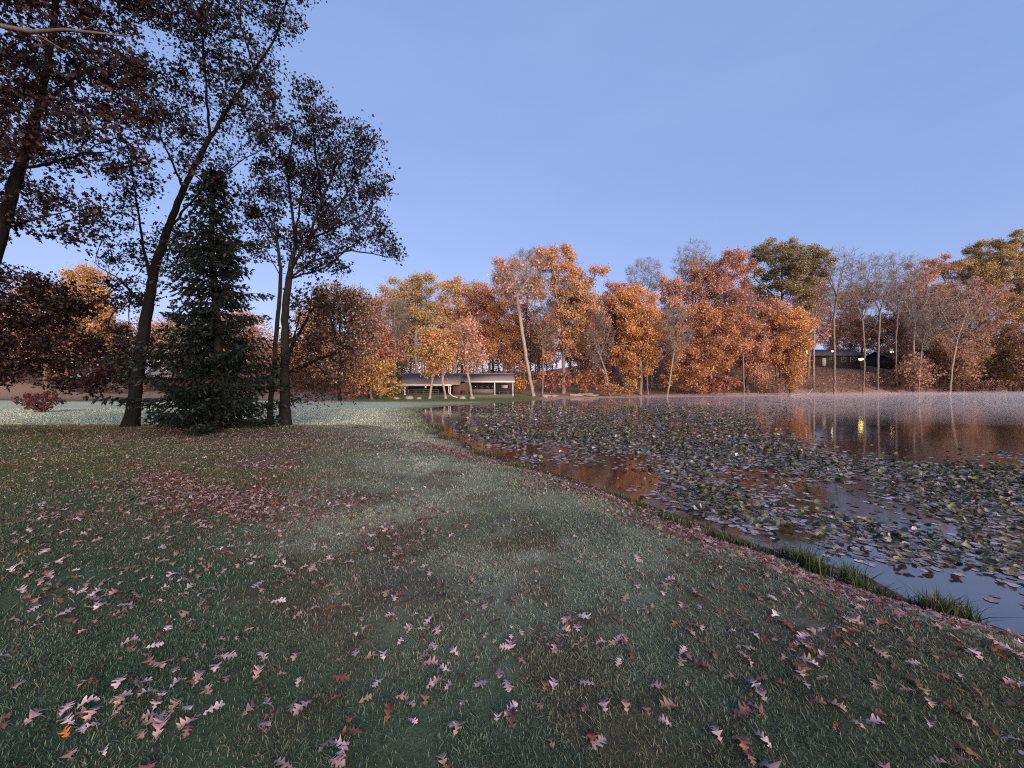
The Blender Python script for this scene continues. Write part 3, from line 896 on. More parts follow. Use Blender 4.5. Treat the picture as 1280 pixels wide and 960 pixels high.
for i, (px, Y, rx, hpx, pal, dens, label, nl, ls) in enumerate(SH):
    s = Y / F
    b = ground_base(px, Y)
    R, H = rx * s, hpx * s
    r = np.random.default_rng(900 + i)
    seeds = []
    for k in range(7):
        a = k * .9 + r.uniform(0, .4)
        q = b + np.array([math.cos(a) * min(.16, .09 * R), math.sin(a) * min(.16, .09 * R), 0])
        seeds.append([q, q + np.array([math.cos(a) * R * .3, math.sin(a) * R * .3, H * .45])])
    blobs = [(b + np.array([r.uniform(-.35, .35) * R, r.uniform(-.3, .3) * R, H * (.5 + .12 * r.random())]), np.array([R * .68, R * .68, H * .42])) for _ in range(4)]
    build_tree('shrub', b, seeds, blobs, 260, max(.12, R * .11), nl, ls, PAL[pal], BK['brown'], .05 + R * .006, .012, label, 950 + i, 'shrubs beyond the lawn', scatter=R * .06, flare=0,
               infl=R * 1.5, kill=R * .17, cat='shrub', clump=1.2, twig=.7, minr=.012 + Y * .00012)

# ---- the woods behind: reads as one mass
r = np.random.default_rng(55)
HILLVIEW = lambda p: (p > 985) & (p < 1140)
WV, WQ, WC, LVs, LCs = [], [], [], [], []
off = 0
tp = []
for k in range(250):
    if k < 185:
        Y = r.uniform(84, 132); px = r.uniform(380, 1400)
    else:
        Y = r.uniform(85, 120); px = r.uniform(-150, 400)
    if HILLVIEW(px) and Y < 124: continue
    tp.append((px, Y))
pals = ['brown', 'brown', 'red', 'rust', 'pink', 'brownorange', 'umber', 'olive']
for (px, Y) in tp:
    b = ground_base(px, Y)
    hill = b[2]
    H = r.uniform(14, 20) if px > 480 else r.uniform(10, 15)
    if px > 1000: H = r.uniform(8, 12.5) if Y < 120 else r.uniform(12, 16)
    R = r.uniform(2.4, 4.0)
    mb = MB()
    z = np.linspace(0, H * .85, 6)
    mb.tube(b + np.stack([r.normal(0, .12, 6).cumsum(), r.normal(0, .12, 6).cumsum(), z], 1), .16 * (1 - z / H) + .03, 5)
    for j in range(9):
        zz = H * r.uniform(.3, .8); a = r.uniform(0, 6.28); L = R * r.uniform(.5, 1)
        u = np.linspace(0, 1, 4)[:, None]
        mb.tube(b + np.array([0, 0, zz]) + u * L * np.array([math.cos(a), math.sin(a), .55 + .3 * r.random()]) + r.normal(0, .1, (4, 3)), .05 - .03 * u[:, 0], 3)
    V = np.concatenate(mb.V); Q = np.concatenate(mb.Q)
    WV.append(V); WQ.append(Q + off); off += len(V)
    n = int(r.uniform(900, 1700))
    v = r.normal(0, 1, (n, 3)); v /= np.linalg.norm(v, axis=1)[:, None]
    v *= r.random(n)[:, None] ** .4
    v = v * (1 + .3 * np.sin(v[:, :1] * 5 + k) * np.cos(v[:, 2:] * 4))
    cent = b + np.array([0, 0, H * .55]) + v * np.array([R, R, H * .45])
    lv, lf, lc = leaves(r, cent, .42, PAL[pals[int(r.integers(len(pals)))]], seed=int(r.integers(40)), muted=.35)
    LVs.append(lv); LCs.append(lc)
WV = np.concatenate(WV); LV = np.concatenate(LVs)
V = np.concatenate([WV, LV]); nl = len(LV) // 4
C = np.concatenate([np.broadcast_to(np.array([.11, .085, .075]), WV.shape), np.concatenate(LCs)])
o = obj('woods', mesh('woods', V, [np.concatenate(WQ), np.arange(nl * 4).reshape(-1, 4) + len(WV)], LEAF, C))
tag(o, 'brown autumn woods on the hill behind the shore trees', 'woods', kind='stuff')

# undergrowth along the far shore
n = 16000
X = r.uniform(-95, 130, n); Yv = r.uniform(60, 118, n)
d = pond_sd(X, Yv)
dens = fbm(X, Yv, 6, 41)
ok = (d > 3.5) & ~((X > -19) & (X < 3) & (Yv < 69)) & (dens > .5)
X, Yv = X[ok], Yv[ok]
cent = np.stack([X, Yv, height(X, Yv) + r.random(len(X)) ** 1.5 * 3.4 * np.where(HILLVIEW(640 + X / Yv * F), .25, 1)], 1)
n2 = 9000
Xl, Yl = r.uniform(-125, -21, n2), r.uniform(63, 92, n2)
okl = ~((Xl > -71) & (Xl < -56) & (Yl < 73)) & (fbm(Xl, Yl, 5, 43) > .36)
Xl, Yl = Xl[okl], Yl[okl]
cent = np.concatenate([cent, np.stack([Xl, Yl, height(Xl, Yl) + r.random(len(Xl)) ** 1.3 * 3.6], 1)])
nl_ = len(Xl)
cent = np.repeat(cent, 5, 0); cent += r.normal(0, .35, cent.shape); cent[:, 2] = np.maximum(cent[:, 2], height(cent[:, 0], cent[:, 1]) + .05)
lv, lf, lc = leaves(r, cent, .33, [(.10, .055, .045), (.17, .085, .06), (.24, .12, .085), (.14, .09, .08)], wid=(.1, .3))
lc[-nl_ * 20:] *= np.array([.30, .27, .25])
tag(obj('undergrowth', mesh('undergrowth', lv, lf, LEAF, lc)), 'low brown undergrowth covering the slope under the far trees', 'undergrowth', kind='stuff')

# ------------------------------------------------------------------ buildings
M_ROOF = plain('shingle', (.165, .13, .14), .9, 5, .4, .3, (1, 6, 6))
M_WHITE = plain('white_paint', (.42, .40, .41), .6, 3, 0, .1)
M_DARK = plain('dark_board', (.017, .0145, .0145), .8, 4, .2, .3, (6, 1, 1))
M_BRICK = plain('dark_brick', (.075, .04, .033), .9, 9, .4, .4)
M_CONC = plain('concrete', (.075, .068, .064), .95, 4, .2, .2)
M_GREY = plain('grey_panel', (.085, .075, .08), .8, 4, 0, .15)
M_GLASS = plain('window_glass', (.05, .05, .06), .08)
M_BLUE = plain('blue_metal', (.30, .33, .44), .45, 3, 0, .12)
M_WOOD = plain('weathered_wood', (.19, .13, .09), .9, 8, .3, .4, (1, 1, 6))
M_LAMPY = plain('lamp_glow', (.8, .7, .3), .5, emit=((1, .80, .20), 4))
M_LAMPW = plain('porch_light_glow', (.8, .8, .7), .5, emit=((1, .93, .72), 3))
M_LAMPO = plain('lantern_glow', (.8, .5, .2), .5, emit=((1, .42, .10), .5))
M_ROCK = plain('rock', (.24, .21, .20), .95, 6, .5, .4)
M_LOG = plain('log_bark', (.26, .20, .17), .95, 7, .5, .4)
M_DOOR = plain('black_door', (.012, .011, .012), .7, 4)


def pavilion():
    o = np.array([-8.4, 60.5, hz(-8.4, 60.5)])
    z0 = o[2]
    R = tag(obj('pavilion', None, None, o), 'long low picnic pavilion with purple grey roof and white posts by the pond', 'pavilion')
    bl = lambda mb, n, m, p=R, **k: mb.build(n, m, p, o, **k)
    fz = z0 + .12
    bl(MB().box(-16.6, .1, 58.4, 66.6, z0 - .4, fz), 'floor_slab', M_CONC)
    rid, yr, sl = 3.05, 63.2, .36
    zf = lambda y: rid - sl * abs(y - yr)
    roof = bl(MB().slab((-7.7, 60.0, zf(60.0)), (.35, 60.0, zf(60.0)), (.35, yr, rid), (-7.7, yr, rid), (0, 0, .12))
              .slab((-16.9, 58.6, zf(58.6)), (-7.703, 58.6, zf(58.6)), (-7.703, yr, rid), (-16.9, yr, rid), (0, 0, .12))
              .slab((-16.9, yr + .003, rid), (.35, yr + .003, rid), (.35, 67, zf(67)), (-16.9, 67, zf(67)), (0, 0, .12)), 'roof', M_ROOF)
    bl(MB().box(-16.95, .4, yr - .12, yr + .12, rid + .10, rid + .2), 'ridge_cap', M_ROOF, roof)
    bl(MB().box(-16.95, -8.85, 58.5, 58.58, zf(58.6) - .14, zf(58.6) + .13), 'fascia', M_WHITE, roof)
    bl(MB().box(-7.0, .4, 59.9, 59.98, zf(60) - .14, zf(60) + .13), 'fascia', M_WHITE, roof)
    for x, y, zt in ((-15.75, 58.75, zf(58.75)), (-9.05, 58.75, zf(58.75)), (-2.6, 60.15, zf(60.15)), (.12, 60.15, zf(60.15))):
        bl(MB().box(x - .075, x + .075, y - .075, y + .075, fz - .3, zt - .004).box(x - .11, x + .11, y - .11, y + .11, fz - .3, fz + .12), 'post', M_WHITE)
    for x in (-13.6, -11.3):
        bl(MB().box(x - .05, x + .05, 60.8, 60.9, fz, zf(60.9) - .01), 'inner_post', M_DARK)
    bl(MB().box(-8.75, -6.6, 59.2, 62.6, z0 - .2, zf(60) - .2), 'brick_chamber', M_BRICK)
    dr = bl(MB().box(-7.6, -6.9, 59.1, 59.197, z0 - .15, z0 + .75), 'door', M_DOOR)
    bl(MB().tube([(-9.25, 58.5, zf(58.6)), (-9.25, 58.45, .55), (-9.2, 58.45, .2), (-8.6, 58.4, -.25), (-8.0, 58.4, -.42), (-7.8, 58.4, -.62)], .075, 8), 'downspout', M_WHITE, smooth=True)
    bl(MB().box(-16.5, .05, 63.6, 63.8, z0, zf(63.8) - .02), 'back_wall', M_DARK)
    for xa in (-12.6, -11.5, -10.4):
        w = bl(MB().box(xa, xa + .85, 63.52, 63.597, .55, 1.5), 'window', M_GREY)
        bl(MB().box(xa + .06, xa + .79, 63.49, 63.517, .61, 1.44), 'pane', M_GLASS, w)
    for xa in (-6.2, -5.3, -4.4, -3.5):
        w = bl(MB().box(xa, xa + .72, 63.52, 63.597, .65, 1.6), 'window', M_GREY)
        bl(MB().box(xa + .06, xa + .66, 63.49, 63.517, .71, 1.54), 'pane', M_GLASS, w)
    bl(MB().box(-1.7, -.7, 63.5, 63.597, .9, 1.35), 'notice_board', M_WHITE)
    rail = MB()
    for z in (.12, .42, .75):
        rail.box(-15.6, -10.7, 58.72, 58.78, fz + z, fz + z + .07)
    for x in np.arange(-15.2, -10.6, 1.1):
        rail.box(x - .03, x + .03, 58.785, 58.84, fz, fz + .82)
    bl(rail, 'railing', M_GREY)
    bl(MB().box(-6.4, -2.8, 60.2, 60.28, fz + .15, fz + .8), 'side_panel', M_GREY)
    lan = bl(MB().box(-12.68, -12.52, 58.28, 58.44, zf(58.6) - .42, zf(58.6) - .13), 'lantern', M_LAMPO)
    bl(MB().tube([(-12.6, 58.36, zf(58.6) - .13), (-12.6, 58.36, zf(58.6) + .02), (-12.6, 58.52, zf(58.6) + .02)], .02, 5), 'bracket', M_DARK, lan)


pavilion()


def picnic_table(x, y, label, rot):
    o = (x, y, hz(x, 60.5) + .13)
    R = tag(obj('picnic_table', None, None, o), label, 'table', 'picnic tables under the pavilion')
    R.rotation_euler[2] = rot
    t = MB()
    for k in range(4): t.box(-.9, .9, -.36 + k * .185, -.36 + k * .185 + .165, .70, .745)
    t.build('tabletop', M_GREY, R)
    for s in (-1, 1):
        MB().box(-.9, .9, s * .75 - .13, s * .75 + .13, .42, .46).build('bench', M_GREY, R)
        MB().slab((s * .65, -.75, 0), (s * .65 + .06, -.75, 0), (s * .65 + .06, -.25, .695), (s * .65, -.25, .695), (0, .1, 0)).slab((s * .65, .65, 0), (s * .65 + .06, .65, 0), (s * .65 + .06, .15, .695), (s * .65, .15, .695), (0, .1, 0)).box(s * .65 + .061, s * .65 + .11, -.85, .85, .36, .418).build('leg', M_GREY, R)


picnic_table(-14.3, 61.8, 'grey picnic table under the left end of the pavilion', .1)
picnic_table(-1.3, 61.8, 'grey picnic table under the right end of the pavilion', -.05)


def house(name, label, x0, x1, y0, y1, zg, zw, zr, roofm, wallm, wins, doors=()):
    cx, cy = (x0 + x1) / 2, (y0 + y1) / 2
    o = np.array([cx, cy, zg])
    R = tag(obj(name, None, None, o), label, 'house')
    MB().box(x0, x1, y0, y1, zg - 1.5, zw).build('wall', wallm, R, o)
    e = .5
    q = (zr - zw) / ((y1 - y0) / 2)
    rf = MB()
    rf.slab((x0 - e, y0 - e, zw - e * q), (x1 + e, y0 - e, zw - e * q), (x1 + e, cy, zr), (x0 - e, cy, zr), (0, 0, .18))
    rf.slab((x0 - e, cy + .003, zr), (x1 + e, cy + .003, zr), (x1 + e, y1 + e, zw - e * q), (x0 - e, y1 + e, zw - e * q), (0, 0, .18))
    rf.raw([(x0, y0, zw), (x0, y1, zw), (x0, cy, zr)], T=[(0, 1, 2)]).raw([(x1, y0, zw), (x1, y1, zw), (x1, cy, zr)], T=[(0, 2, 1)])
    rr = rf.build('roof', roofm, R, o)
    MB().box(x0 - e, x1 + e, y0 - e - .06, y0 - e - .003, zw - e * q - .12, zw - e * q + .14).build('fascia', M_GREY, rr, o)
    for (a, b, c, d) in wins:
        w = MB().box(a, b, y0 - .1, y0 - .003, c, d).build('window', M_WHITE, R, o)
        MB().box(a + .1, b - .1, y0 - .13, y0 - .103, c + .1, d - .1).build('pane', M_GLASS, w, o)
    for (a, b, c, d) in doors:
        MB().box(a, b, y0 - .08, y0 - .003, c, d).build('door', M_WHITE, R, o)
    return R


zg = hz(-66, 64)
house('house', 'low dark house with a pale blue roof seen past the leaning oak trunk', -67.5, -58.6, 62, 70, zg, zg + 2.2, zg + 3.8, M_BLUE, M_DARK,
      [(-66.9, -66.1, zg + .9, zg + 1.9), (-65.2, -64.4, zg + .9, zg + 1.9)], [])
house('house', 'dark house with a grey roof on the hill behind the bare trees', 80, 96, 110, 118, 6.4, 9.6, 11.2, M_GREY, M_DARK,
      [(87.3, 88.6, 7.6, 9.0), (90.4, 91.8, 7.6, 9.0), (93, 94.4, 7.6, 9.0)], [(85.3, 86.3, 6.5, 8.7)])
house('cabin', 'small dark cabin with a lamp on the hill right of the dark house', 104.5, 113, 112, 118, 7.0, 9.4, 10.6, M_DARK, M_DARK,
      [(108, 109.2, 7.9, 9.0), (110.4, 111.6, 7.9, 9.0)])


def lamp(px, py, Y, label, m, r, pole=True, sz=1.0):
    p = P(px, py, Y)
    zg = hz(p[0], p[1])
    o = np.array([p[0], p[1], zg])
    R = tag(obj('lamp_post', None, None, o), label, 'lamp', 'lamps on the hill')
    h = p[2] - zg
    MB().tube([(0, 0, -.1), (0, 0, h * .5), (0, 0, h - r * sz)], [.07, .055, .045], 7).build('pole', M_DARK, R, smooth=True)
    MB().tube([(0, 0, h + r * sz * .8), (0, 0, h + r * sz + .12)], [r * 1.15, .05], 10).build('lamp_hood', M_DARK, R)
    MB().ball((0, 0, h), r, sz).build('lamp_globe', m, R, smooth=True)


lamp(1010, 440, 100, 'bright yellow lamp left of the dark house', M_LAMPY, .42)
lamp(1076, 449, 97, 'low wide yellow lamp on the slope between house and cabin', M_LAMPY, .50, sz=.5)
lamp(1115, 440, 108, 'warm lamp in front of the small cabin', M_LAMPY, .36)
lamp(1040.5, 439, 107, 'small white lamp at the wall of the dark house', M_LAMPW, .22)


# ---- stones, logs, post
def rock(x, y, r0, label, seed, group='stones by the pavilion', sz=.6):
    r = np.random.default_rng(seed)
    o = (x, y, hz(x, y) + r0 * sz * .3)
    mb = MB().ball((0, 0, 0), r0, sz, 10, 7)
    V = mb.V[0]
    k = r.normal(0, 1, (6, 3))
    f = 1 + .16 * np.sin(V / r0 @ k.T * 1.7).sum(1) / 2
    mb.V[0] = V * f[:, None]
    ob = mb.build('rock', M_ROCK, None)
    ob.location = o
    tag(ob, label, 'rock', group)


for i, (px, Y, r0, lb) in enumerate([(496, 56, .45, 'leftmost grey stone in front of the pavilion porch'), (512, 56.2, .6, 'large flat grey stone before the left porch post'), (524, 56, .38, 'small stone left of the golden tree stem'),
                                     (578, 56.4, .5, 'pale stone below the downspout'), (590, 56.2, .42, 'stone at the foot of the thin pinkish tree'), (681, 63, .5, 'round stone right of the leaning pale trunk'), (692, 64, .4, 'small stone among the logs by the shore')]):
    rock((px - 640) / F * Y, Y, r0, lb, 40 + i)


def log(a, b, r0, label, k=0):
    a, b = np.array(a, float), np.array(b, float)
    u = np.linspace(0, 1, 9)[:, None]
    pts = a + (b - a) * u + np.random.default_rng(60 + k).normal(0, .04, (9, 3))
    mb = MB().tube(pts - a, r0 * (1 - .4 * u[:, 0]), 8)
    mid = (pts[4] - a)
    mb.tube([mid, mid + np.array([.15, -.2, .5]), mid + np.array([.3, -.3, .8])], [r0 * .4, r0 * .3, r0 * .12], 5)
    ob = mb.build('log', M_LOG, None, smooth=True)
    ob.location = a
    tag(ob, label, 'log', 'driftwood on the far shore')


def G(px, Y, dz=0):
    x = (px - 640) / F * Y
    return (x, Y, hz(x, Y) + dz)


log(G(712, 66, .15), G(748, 67, .2), .2, 'long grey log lying on the shore under the copper tree', 1)
log(G(722, 66.5, .35), G(742, 65.5, .45), .14, 'shorter log resting across the long grey one', 2)
log(G(676, 63.5, .15), G(697, 64.5, .15), .17, 'pale log at the foot of the leaning pale trunk', 3)
log(G(1008, 74.8, .1), G(1016, 75, 1.3), .12, 'pale broken branch leaning up from the shore below the dark house', 4)
log(G(988, 73.6, .05), G(1003, 74, .35), .12, 'dark snag at the water edge by the twiggy bush', 5)
x, yv, zv = G(476, 57)
ob = MB().tube([(0, 0, -.1), (0, 0, 1.1), (.02, 0, 2.0), (.02, 0, 2.03)], [.11, .10, .10, .06], 8).build('wooden_post', M_WOOD, None)
ob.location = (x, yv, zv)
tag(ob, 'weathered wooden post by the yellow bush left of the pavilion', 'post')

exec_more = True
# ------------------------------------------------------------------ fallen leaves
SA = np.array([0, .10, .15, .20, .24, .29, .34, .40, .44, .49, .54, .60, .65, .69, .74, .79, .84, .88, .94, 1.0])
SW = np.array([.012, .03, .14, .18, .06, .055, .26, .33, .29, .065, .07, .33, .38, .14, .075, .22, .25, .09, .10, .0])
SA_LO = np.array([0, .24, .33, .44, .54, .66, .80, .88, 1.0])
SW_LO = np.array([.02, .24, .06, .07, .38, .08, .26, .07, 0])


def oak_leaf(hi, seed, curl, fold):
    """deep lobed outline, each side different, folded along the midrib and curled: left, mid, right per station"""
    q_ = np.random.default_rng(seed + 1000)
    a, w0 = (SA, SW) if hi else (SA_LO, SW_LO)
    n = len(a)
    bend = -curl * (a - .5) ** 2 * 1.6
    side = []
    for sg in (1, -1):
        w = w0 * .84 * q_.uniform(.7, 1.3, n)
        x = a + .36 * w + q_.normal(0, .018, n)
        z = bend + fold * w * q_.uniform(.6, 1.3) + q_.normal(0, .018, n) * (w > .1) + .04 * np.sin(a * 8 + q_.uniform(0, 6)) * (w > .1)
        side.append(np.stack([x, sg * w, z], 1))
    Mi = np.stack([a, q_.normal(0, .008, n), bend], 1)
    V = np.stack([side[0], Mi, side[1]], 1).reshape(-1, 3)
    V[:, 0] -= .5
    q = []
    for i in range(n - 1):
        for j in (0, 1):
            q.append((i * 3 + j, (i + 1) * 3 + j, (i + 1) * 3 + j + 1, i * 3 + j + 1))
    return V, np.array(q)


LCOL = [('mauve', (.37, .27, .30)), ('pale pink', (.44, .36, .37)), ('dusty pink', (.30, .18, .18)), ('tan', (.27, .18, .14)), ('rust', (.20, .07, .035)), ('maroon', (.145, .058, .058)), ('brown', (.12, .065, .045)), ('orange', (.55, .17, .02))]

r = np.random.default_rng(77)
xs, ys, ws = [], [], []


def scatter_px(n, cx, cy, rx, ry, pal):
    px, py = r.normal(cx, rx, n), r.normal(cy, ry, n)
    ok = py > 512
    Yd = CZ * F / (py[ok] - 480)
    xs.append((px[ok] - 640) / F * Yd); ys.append(Yd); ws.append(np.full(ok.sum(), pal))


# even scatter over the lawn, thicker towards the camera's left
n = 13500
yy = np.sqrt(r.uniform(1.3 ** 2, 15.5 ** 2, n)); xx = r.uniform(-1.4, 1.4, n) * yy
k = fbm(xx, yy, 1.7, 21) + .10 * (xx / yy < -.1)
ok = k > r.uniform(.38, .68, n)
xs.append(xx[ok]); ys.append(yy[ok]); ws.append(np.zeros(ok.sum(), int))
for a in [(700, 205, 600, 34, 12, 1), (700, 270, 622, 44, 12, 1), (420, 335, 640, 44, 12, 1), (150, 420, 622, 28, 10, 1), (200, 340, 583, 26, 6, 1), (160, 80, 640, 40, 20, 1), (90, 300, 700, 70, 20, 0), (30, 250, 850, 60, 34, 0), (18, 150, 880, 60, 22, 0),
          (12, 650, 880, 40, 30, 0), (18, 560, 780, 60, 30, 0), (13, 440, 890, 50, 25, 0), (18, 720, 790, 40, 20, 0), (60, 1000, 790, 90, 30, 2), (36, 1150, 850, 80, 40, 2), (45, 90, 740, 40, 22, 0), (500, 330, 549, 130, 8, 2), (160, 480, 650, 60, 20, 1)]:
    scatter_px(*a)
# the drift along the bank
n = 11000
t = r.uniform(0, 1, n) ** .8
i0 = np.array(shore_near[:12], float)
seg = np.concatenate([[0], np.cumsum(np.linalg.norm(np.diff(i0, axis=0), axis=1))])
u = t * seg[-1] * .46
bx, by = np.interp(u, seg, i0[:, 0]), np.interp(u, seg, i0[:, 1])
dd = np.abs(r.normal(0, .42, n) + 1.2 + .9 * (vn(bx, by, 1.1, 44) - .5)) * (1 + .015 * by)
lx, ly = bx - dd * .86 + r.normal(0, .15, n), by - dd * .52 + r.normal(0, .15, n)
kp = fbm(lx, ly, .8, 47, 3) > r.uniform(.28, .62, n)
xs.append(lx[kp]); ys.append(ly[kp]); ws.append(np.full(kp.sum(), 3))
n = 8000
yf = np.sqrt(r.uniform(2.2 ** 2, 15 ** 2, n)); xf = r.uniform(-1.1, .35, n) * yf
k = fbm(xf, yf, .9, 25) > r.uniform(.3, .62, n)
xs.append(xf[k]); ys.append(yf[k]); ws.append(np.full(k.sum(), 4))
n = 1500
xf = r.uniform(-16, 0, n); yf = r.uniform(15, 34, n)
xs.append(xf); ys.append(yf); ws.append(np.full(n, 2))
xs, ys, ws = np.concatenate(xs), np.concatenate(ys), np.concatenate(ws)
d = pond_sd(xs, ys)
ok = (d > .12) & (ys > 1.25)
xs, ys, ws, d = xs[ok], ys[ok], ws[ok], d[ok]
n = len(xs)
prob = np.array([[.24, .12, .19, .17, .075, .06, .17, .004], [.13, .06, .24, .09, .13, .25, .10, 0], [.07, .05, .17, .19, .15, .15, .22, 0], [.14, .06, .24, .07, .13, .28, .08, 0], [.12, .12, .14, .32, .06, .08, .16, 0]])
prob = prob / prob.sum(1)[:, None]
ci = (r.random(n)[:, None] > np.cumsum(prob, 1)[ws]).sum(1).clip(0, 7)
size = r.uniform(.052, .102, n) * np.where(r.random(n) < .12, 1.25, 1)
size = size * np.where(ci == 6, .85, 1) * np.where(ws == 4, .5, 1)
zz = height(xs, ys, d) + r.uniform(.011, .026, n)
yaw, tx, ty = r.uniform(0, 6.283, n), r.normal(0, .2, n), r.normal(0, .2, n)
px = 640 + xs / ys * F; py = 480 - (zz - CZ) / ys * F
inf = (px > 4) & (px < 1276) & (py < 957)
score = np.where(inf, size / ys * (1 + .35 * (ci < 3)), 0)
order = np.argsort(-score)
first = order[:300]
SHAPES = [(k, r.uniform(-.1, .7), r.uniform(-.15, .5)) for k in range(12)]
cache = {}


def leaf_mats():
    out = []
    for nm, c in LCOL:
        m, nt, outn = mat_new('oak_leaf_' + nm.replace(' ', '_'))
        oi = N(nt, 'ShaderNodeObjectInfo')
        tc = N(nt, 'ShaderNodeTexCoord')
        nz = N(nt, 'ShaderNodeTexNoise', Scale=26.0, Detail=8.0, Roughness=.7)
        nt.links.new(tc.outputs['Object'], nz.inputs['Vector'])
        rgb = N(nt, 'ShaderNodeRGB'); rgb.outputs[0].default_value = (*c, 1)
        cc = mulcol(nt, rgb.outputs[0], nz.outputs[0], .15, 1.85)
        cc = mulcol(nt, cc, oi.outputs['Random'], .5, 1.15)
        b = N(nt, 'ShaderNodeBsdfPrincipled', Roughness=.75)
        nt.links.new(cc, b.inputs['Base Color'])
        nt.links.new(b.outputs[0], outn.inputs[0])
        out.append(m)
    return out


LMATS = leaf_mats()
colw = ['at the far left', 'well left', 'left', 'a bit left', 'just left of centre', 'just right of centre', 'a bit right', 'right', 'well right', 'at the far right']
roww = [(905, 'at the bottom edge'), (850, 'near the bottom'), (800, 'low on the near lawn'), (750, 'on the near lawn'), (700, 'higher on the near lawn'), (650, 'in mid lawn'), (0, 'on the farther lawn')]
from collections import Counter
for j in first:
    s = int(r.integers(12))
    key = (s, int(ci[j]))
    if key not in cache:
        V, q = oak_leaf(True, *SHAPES[s])
        st = np.array([(-.5 - .18, .004, -.01), (-.5 - .18, -.004, -.01), (-.47, .012, 0), (-.47, -.012, 0)])
        cache[key] = mesh('oak_leaf', np.concatenate([V, st]) * .13, [np.concatenate([q, np.array([[0, 1, 3, 2]]) + len(V)])], LMATS[ci[j]])
    o = obj('oak_leaf', cache[key], None, (xs[j], ys[j], zz[j]))
    o.rotation_euler = (tx[j], ty[j], yaw[j])
    k = size[j] / .13
    o.scale = (k, k, k)
    sz = 'large' if size[j] > .10 else ('small' if size[j] < .08 else 'medium')
    bank = d[j] < 1.5
    rw = next(w for lim, w in roww if py[j] > lim)
    cu = SHAPES[s]
    form = 'curled' if cu[1] > .45 else ('folded' if cu[2] > .28 else ('tilted' if abs(tx[j]) + abs(ty[j]) > .4 else 'flat'))
    tag(o, f"{sz} {form} {LCOL[ci[j]][0]} oak leaf {'on the bank' if bank else rw}, {colw[int(min(9, max(0, px[j] // 128)))]}", 'leaf', 'fallen oak leaves on the lawn')

rest = order[300:]
base_V, base_q = [], []
parts = [oak_leaf(False, *SHAPES[s]) for s in range(12)]
which = r.integers(0, 12, len(rest))
AV, AQ, AC, off = [], [], [], 0
for s in range(12):
    j = rest[which == s]
    V, q = parts[s]
    V = V * np.array([1, 1, 1])
    ca, sa = np.cos(yaw[j]), np.sin(yaw[j])
    v = V[None] * size[j][:, None, None]
    x1, y1, z1 = v[..., 0], v[..., 1], v[..., 2] + v[..., 0] * -np.sin(ty[j])[:, None] + v[..., 1] * np.sin(tx[j])[:, None]
    W = np.stack([x1 * ca[:, None] - y1 * sa[:, None] + xs[j][:, None], x1 * sa[:, None] + y1 * ca[:, None] + ys[j][:, None], z1 + zz[j][:, None]], -1)
    AV.append(W.reshape(-1, 3)); AQ.append((q[None] + (np.arange(len(j)) * len(V))[:, None, None]).reshape(-1, 4) + off)
    cc = np.array([c for _, c in LCOL])[ci[j]] * r.uniform(.55, 1.15, len(j))[:, None]
    AC.append(np.repeat(cc, len(V), 0)); off += len(j) * len(V)
tag(obj('leaf_litter', mesh('leaf_litter', np.concatenate(AV), [np.concatenate(AQ)], LITTER, np.concatenate(AC))),
    'scattered and drifted fallen oak leaves over the lawn and along the bank', 'leaf litter', kind='stuff')


# ------------------------------------------------------------------ grass
def blades(x, y, d, hgt, wid, r, seg2, straw=.12, lean=1.0):
    n = len(x)
    z = height(x, y, d) - .004
    base = np.stack([x, y, z], 1)
    a = r.uniform(0, 6.283, n)
    ld = np.stack([np.cos(a), np.sin(a), np.zeros(n)], 1)
    sd = np.stack([-np.sin(a), np.cos(a), np.zeros(n)], 1)
    tw = r.normal(0, .5, n)[:, None]
    sd = sd * np.cos(tw) + ld * np.sin(tw)
    h = hgt * r.uniform(.5, 1.4, n); l = h * np.abs(r.normal(0, lean, n)); w = wid * r.uniform(.6, 1.3, n)
    up = np.array([0, 0, 1.])
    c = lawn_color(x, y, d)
    fr = r.random(n)
    c = c * r.uniform(.3, 1.85, n)[:, None]
    st = r.random(n) < straw * (.4 + 2.2 * sst(.45, .62, fbm(x, y, .55, 77, 3)))
    c[st] = c[st] * .4 + np.array([.20, .178, .13]) * r.uniform(.5, 1.2, st.sum())[:, None]
    if seg2:
        V = np.stack([base - sd * w[:, None] * .5, base + sd * w[:, None] * .5,
                      base + up * (h * .6)[:, None] + ld * (l * .35)[:, None] + sd * w[:, None] * .42, base + up * (h * .6)[:, None] + ld * (l * .35)[:, None] - sd * w[:, None] * .42,
                      base + up * h[:, None] + ld * l[:, None]], 1)
        o = np.arange(n)[:, None] * 5
        fs = [o + np.array([[0, 1, 2, 3]]), o + np.array([[3, 2, 4]])]
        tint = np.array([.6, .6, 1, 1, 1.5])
        k = 5
    else:
        V = np.stack([base - sd * w[:, None] * .5, base + sd * w[:, None] * .5, base + up * h[:, None] + ld * l[:, None]], 1)
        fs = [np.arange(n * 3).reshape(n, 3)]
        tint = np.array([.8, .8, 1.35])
        k = 3
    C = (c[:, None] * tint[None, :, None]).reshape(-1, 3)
    return V.reshape(-1, 3), fs, C


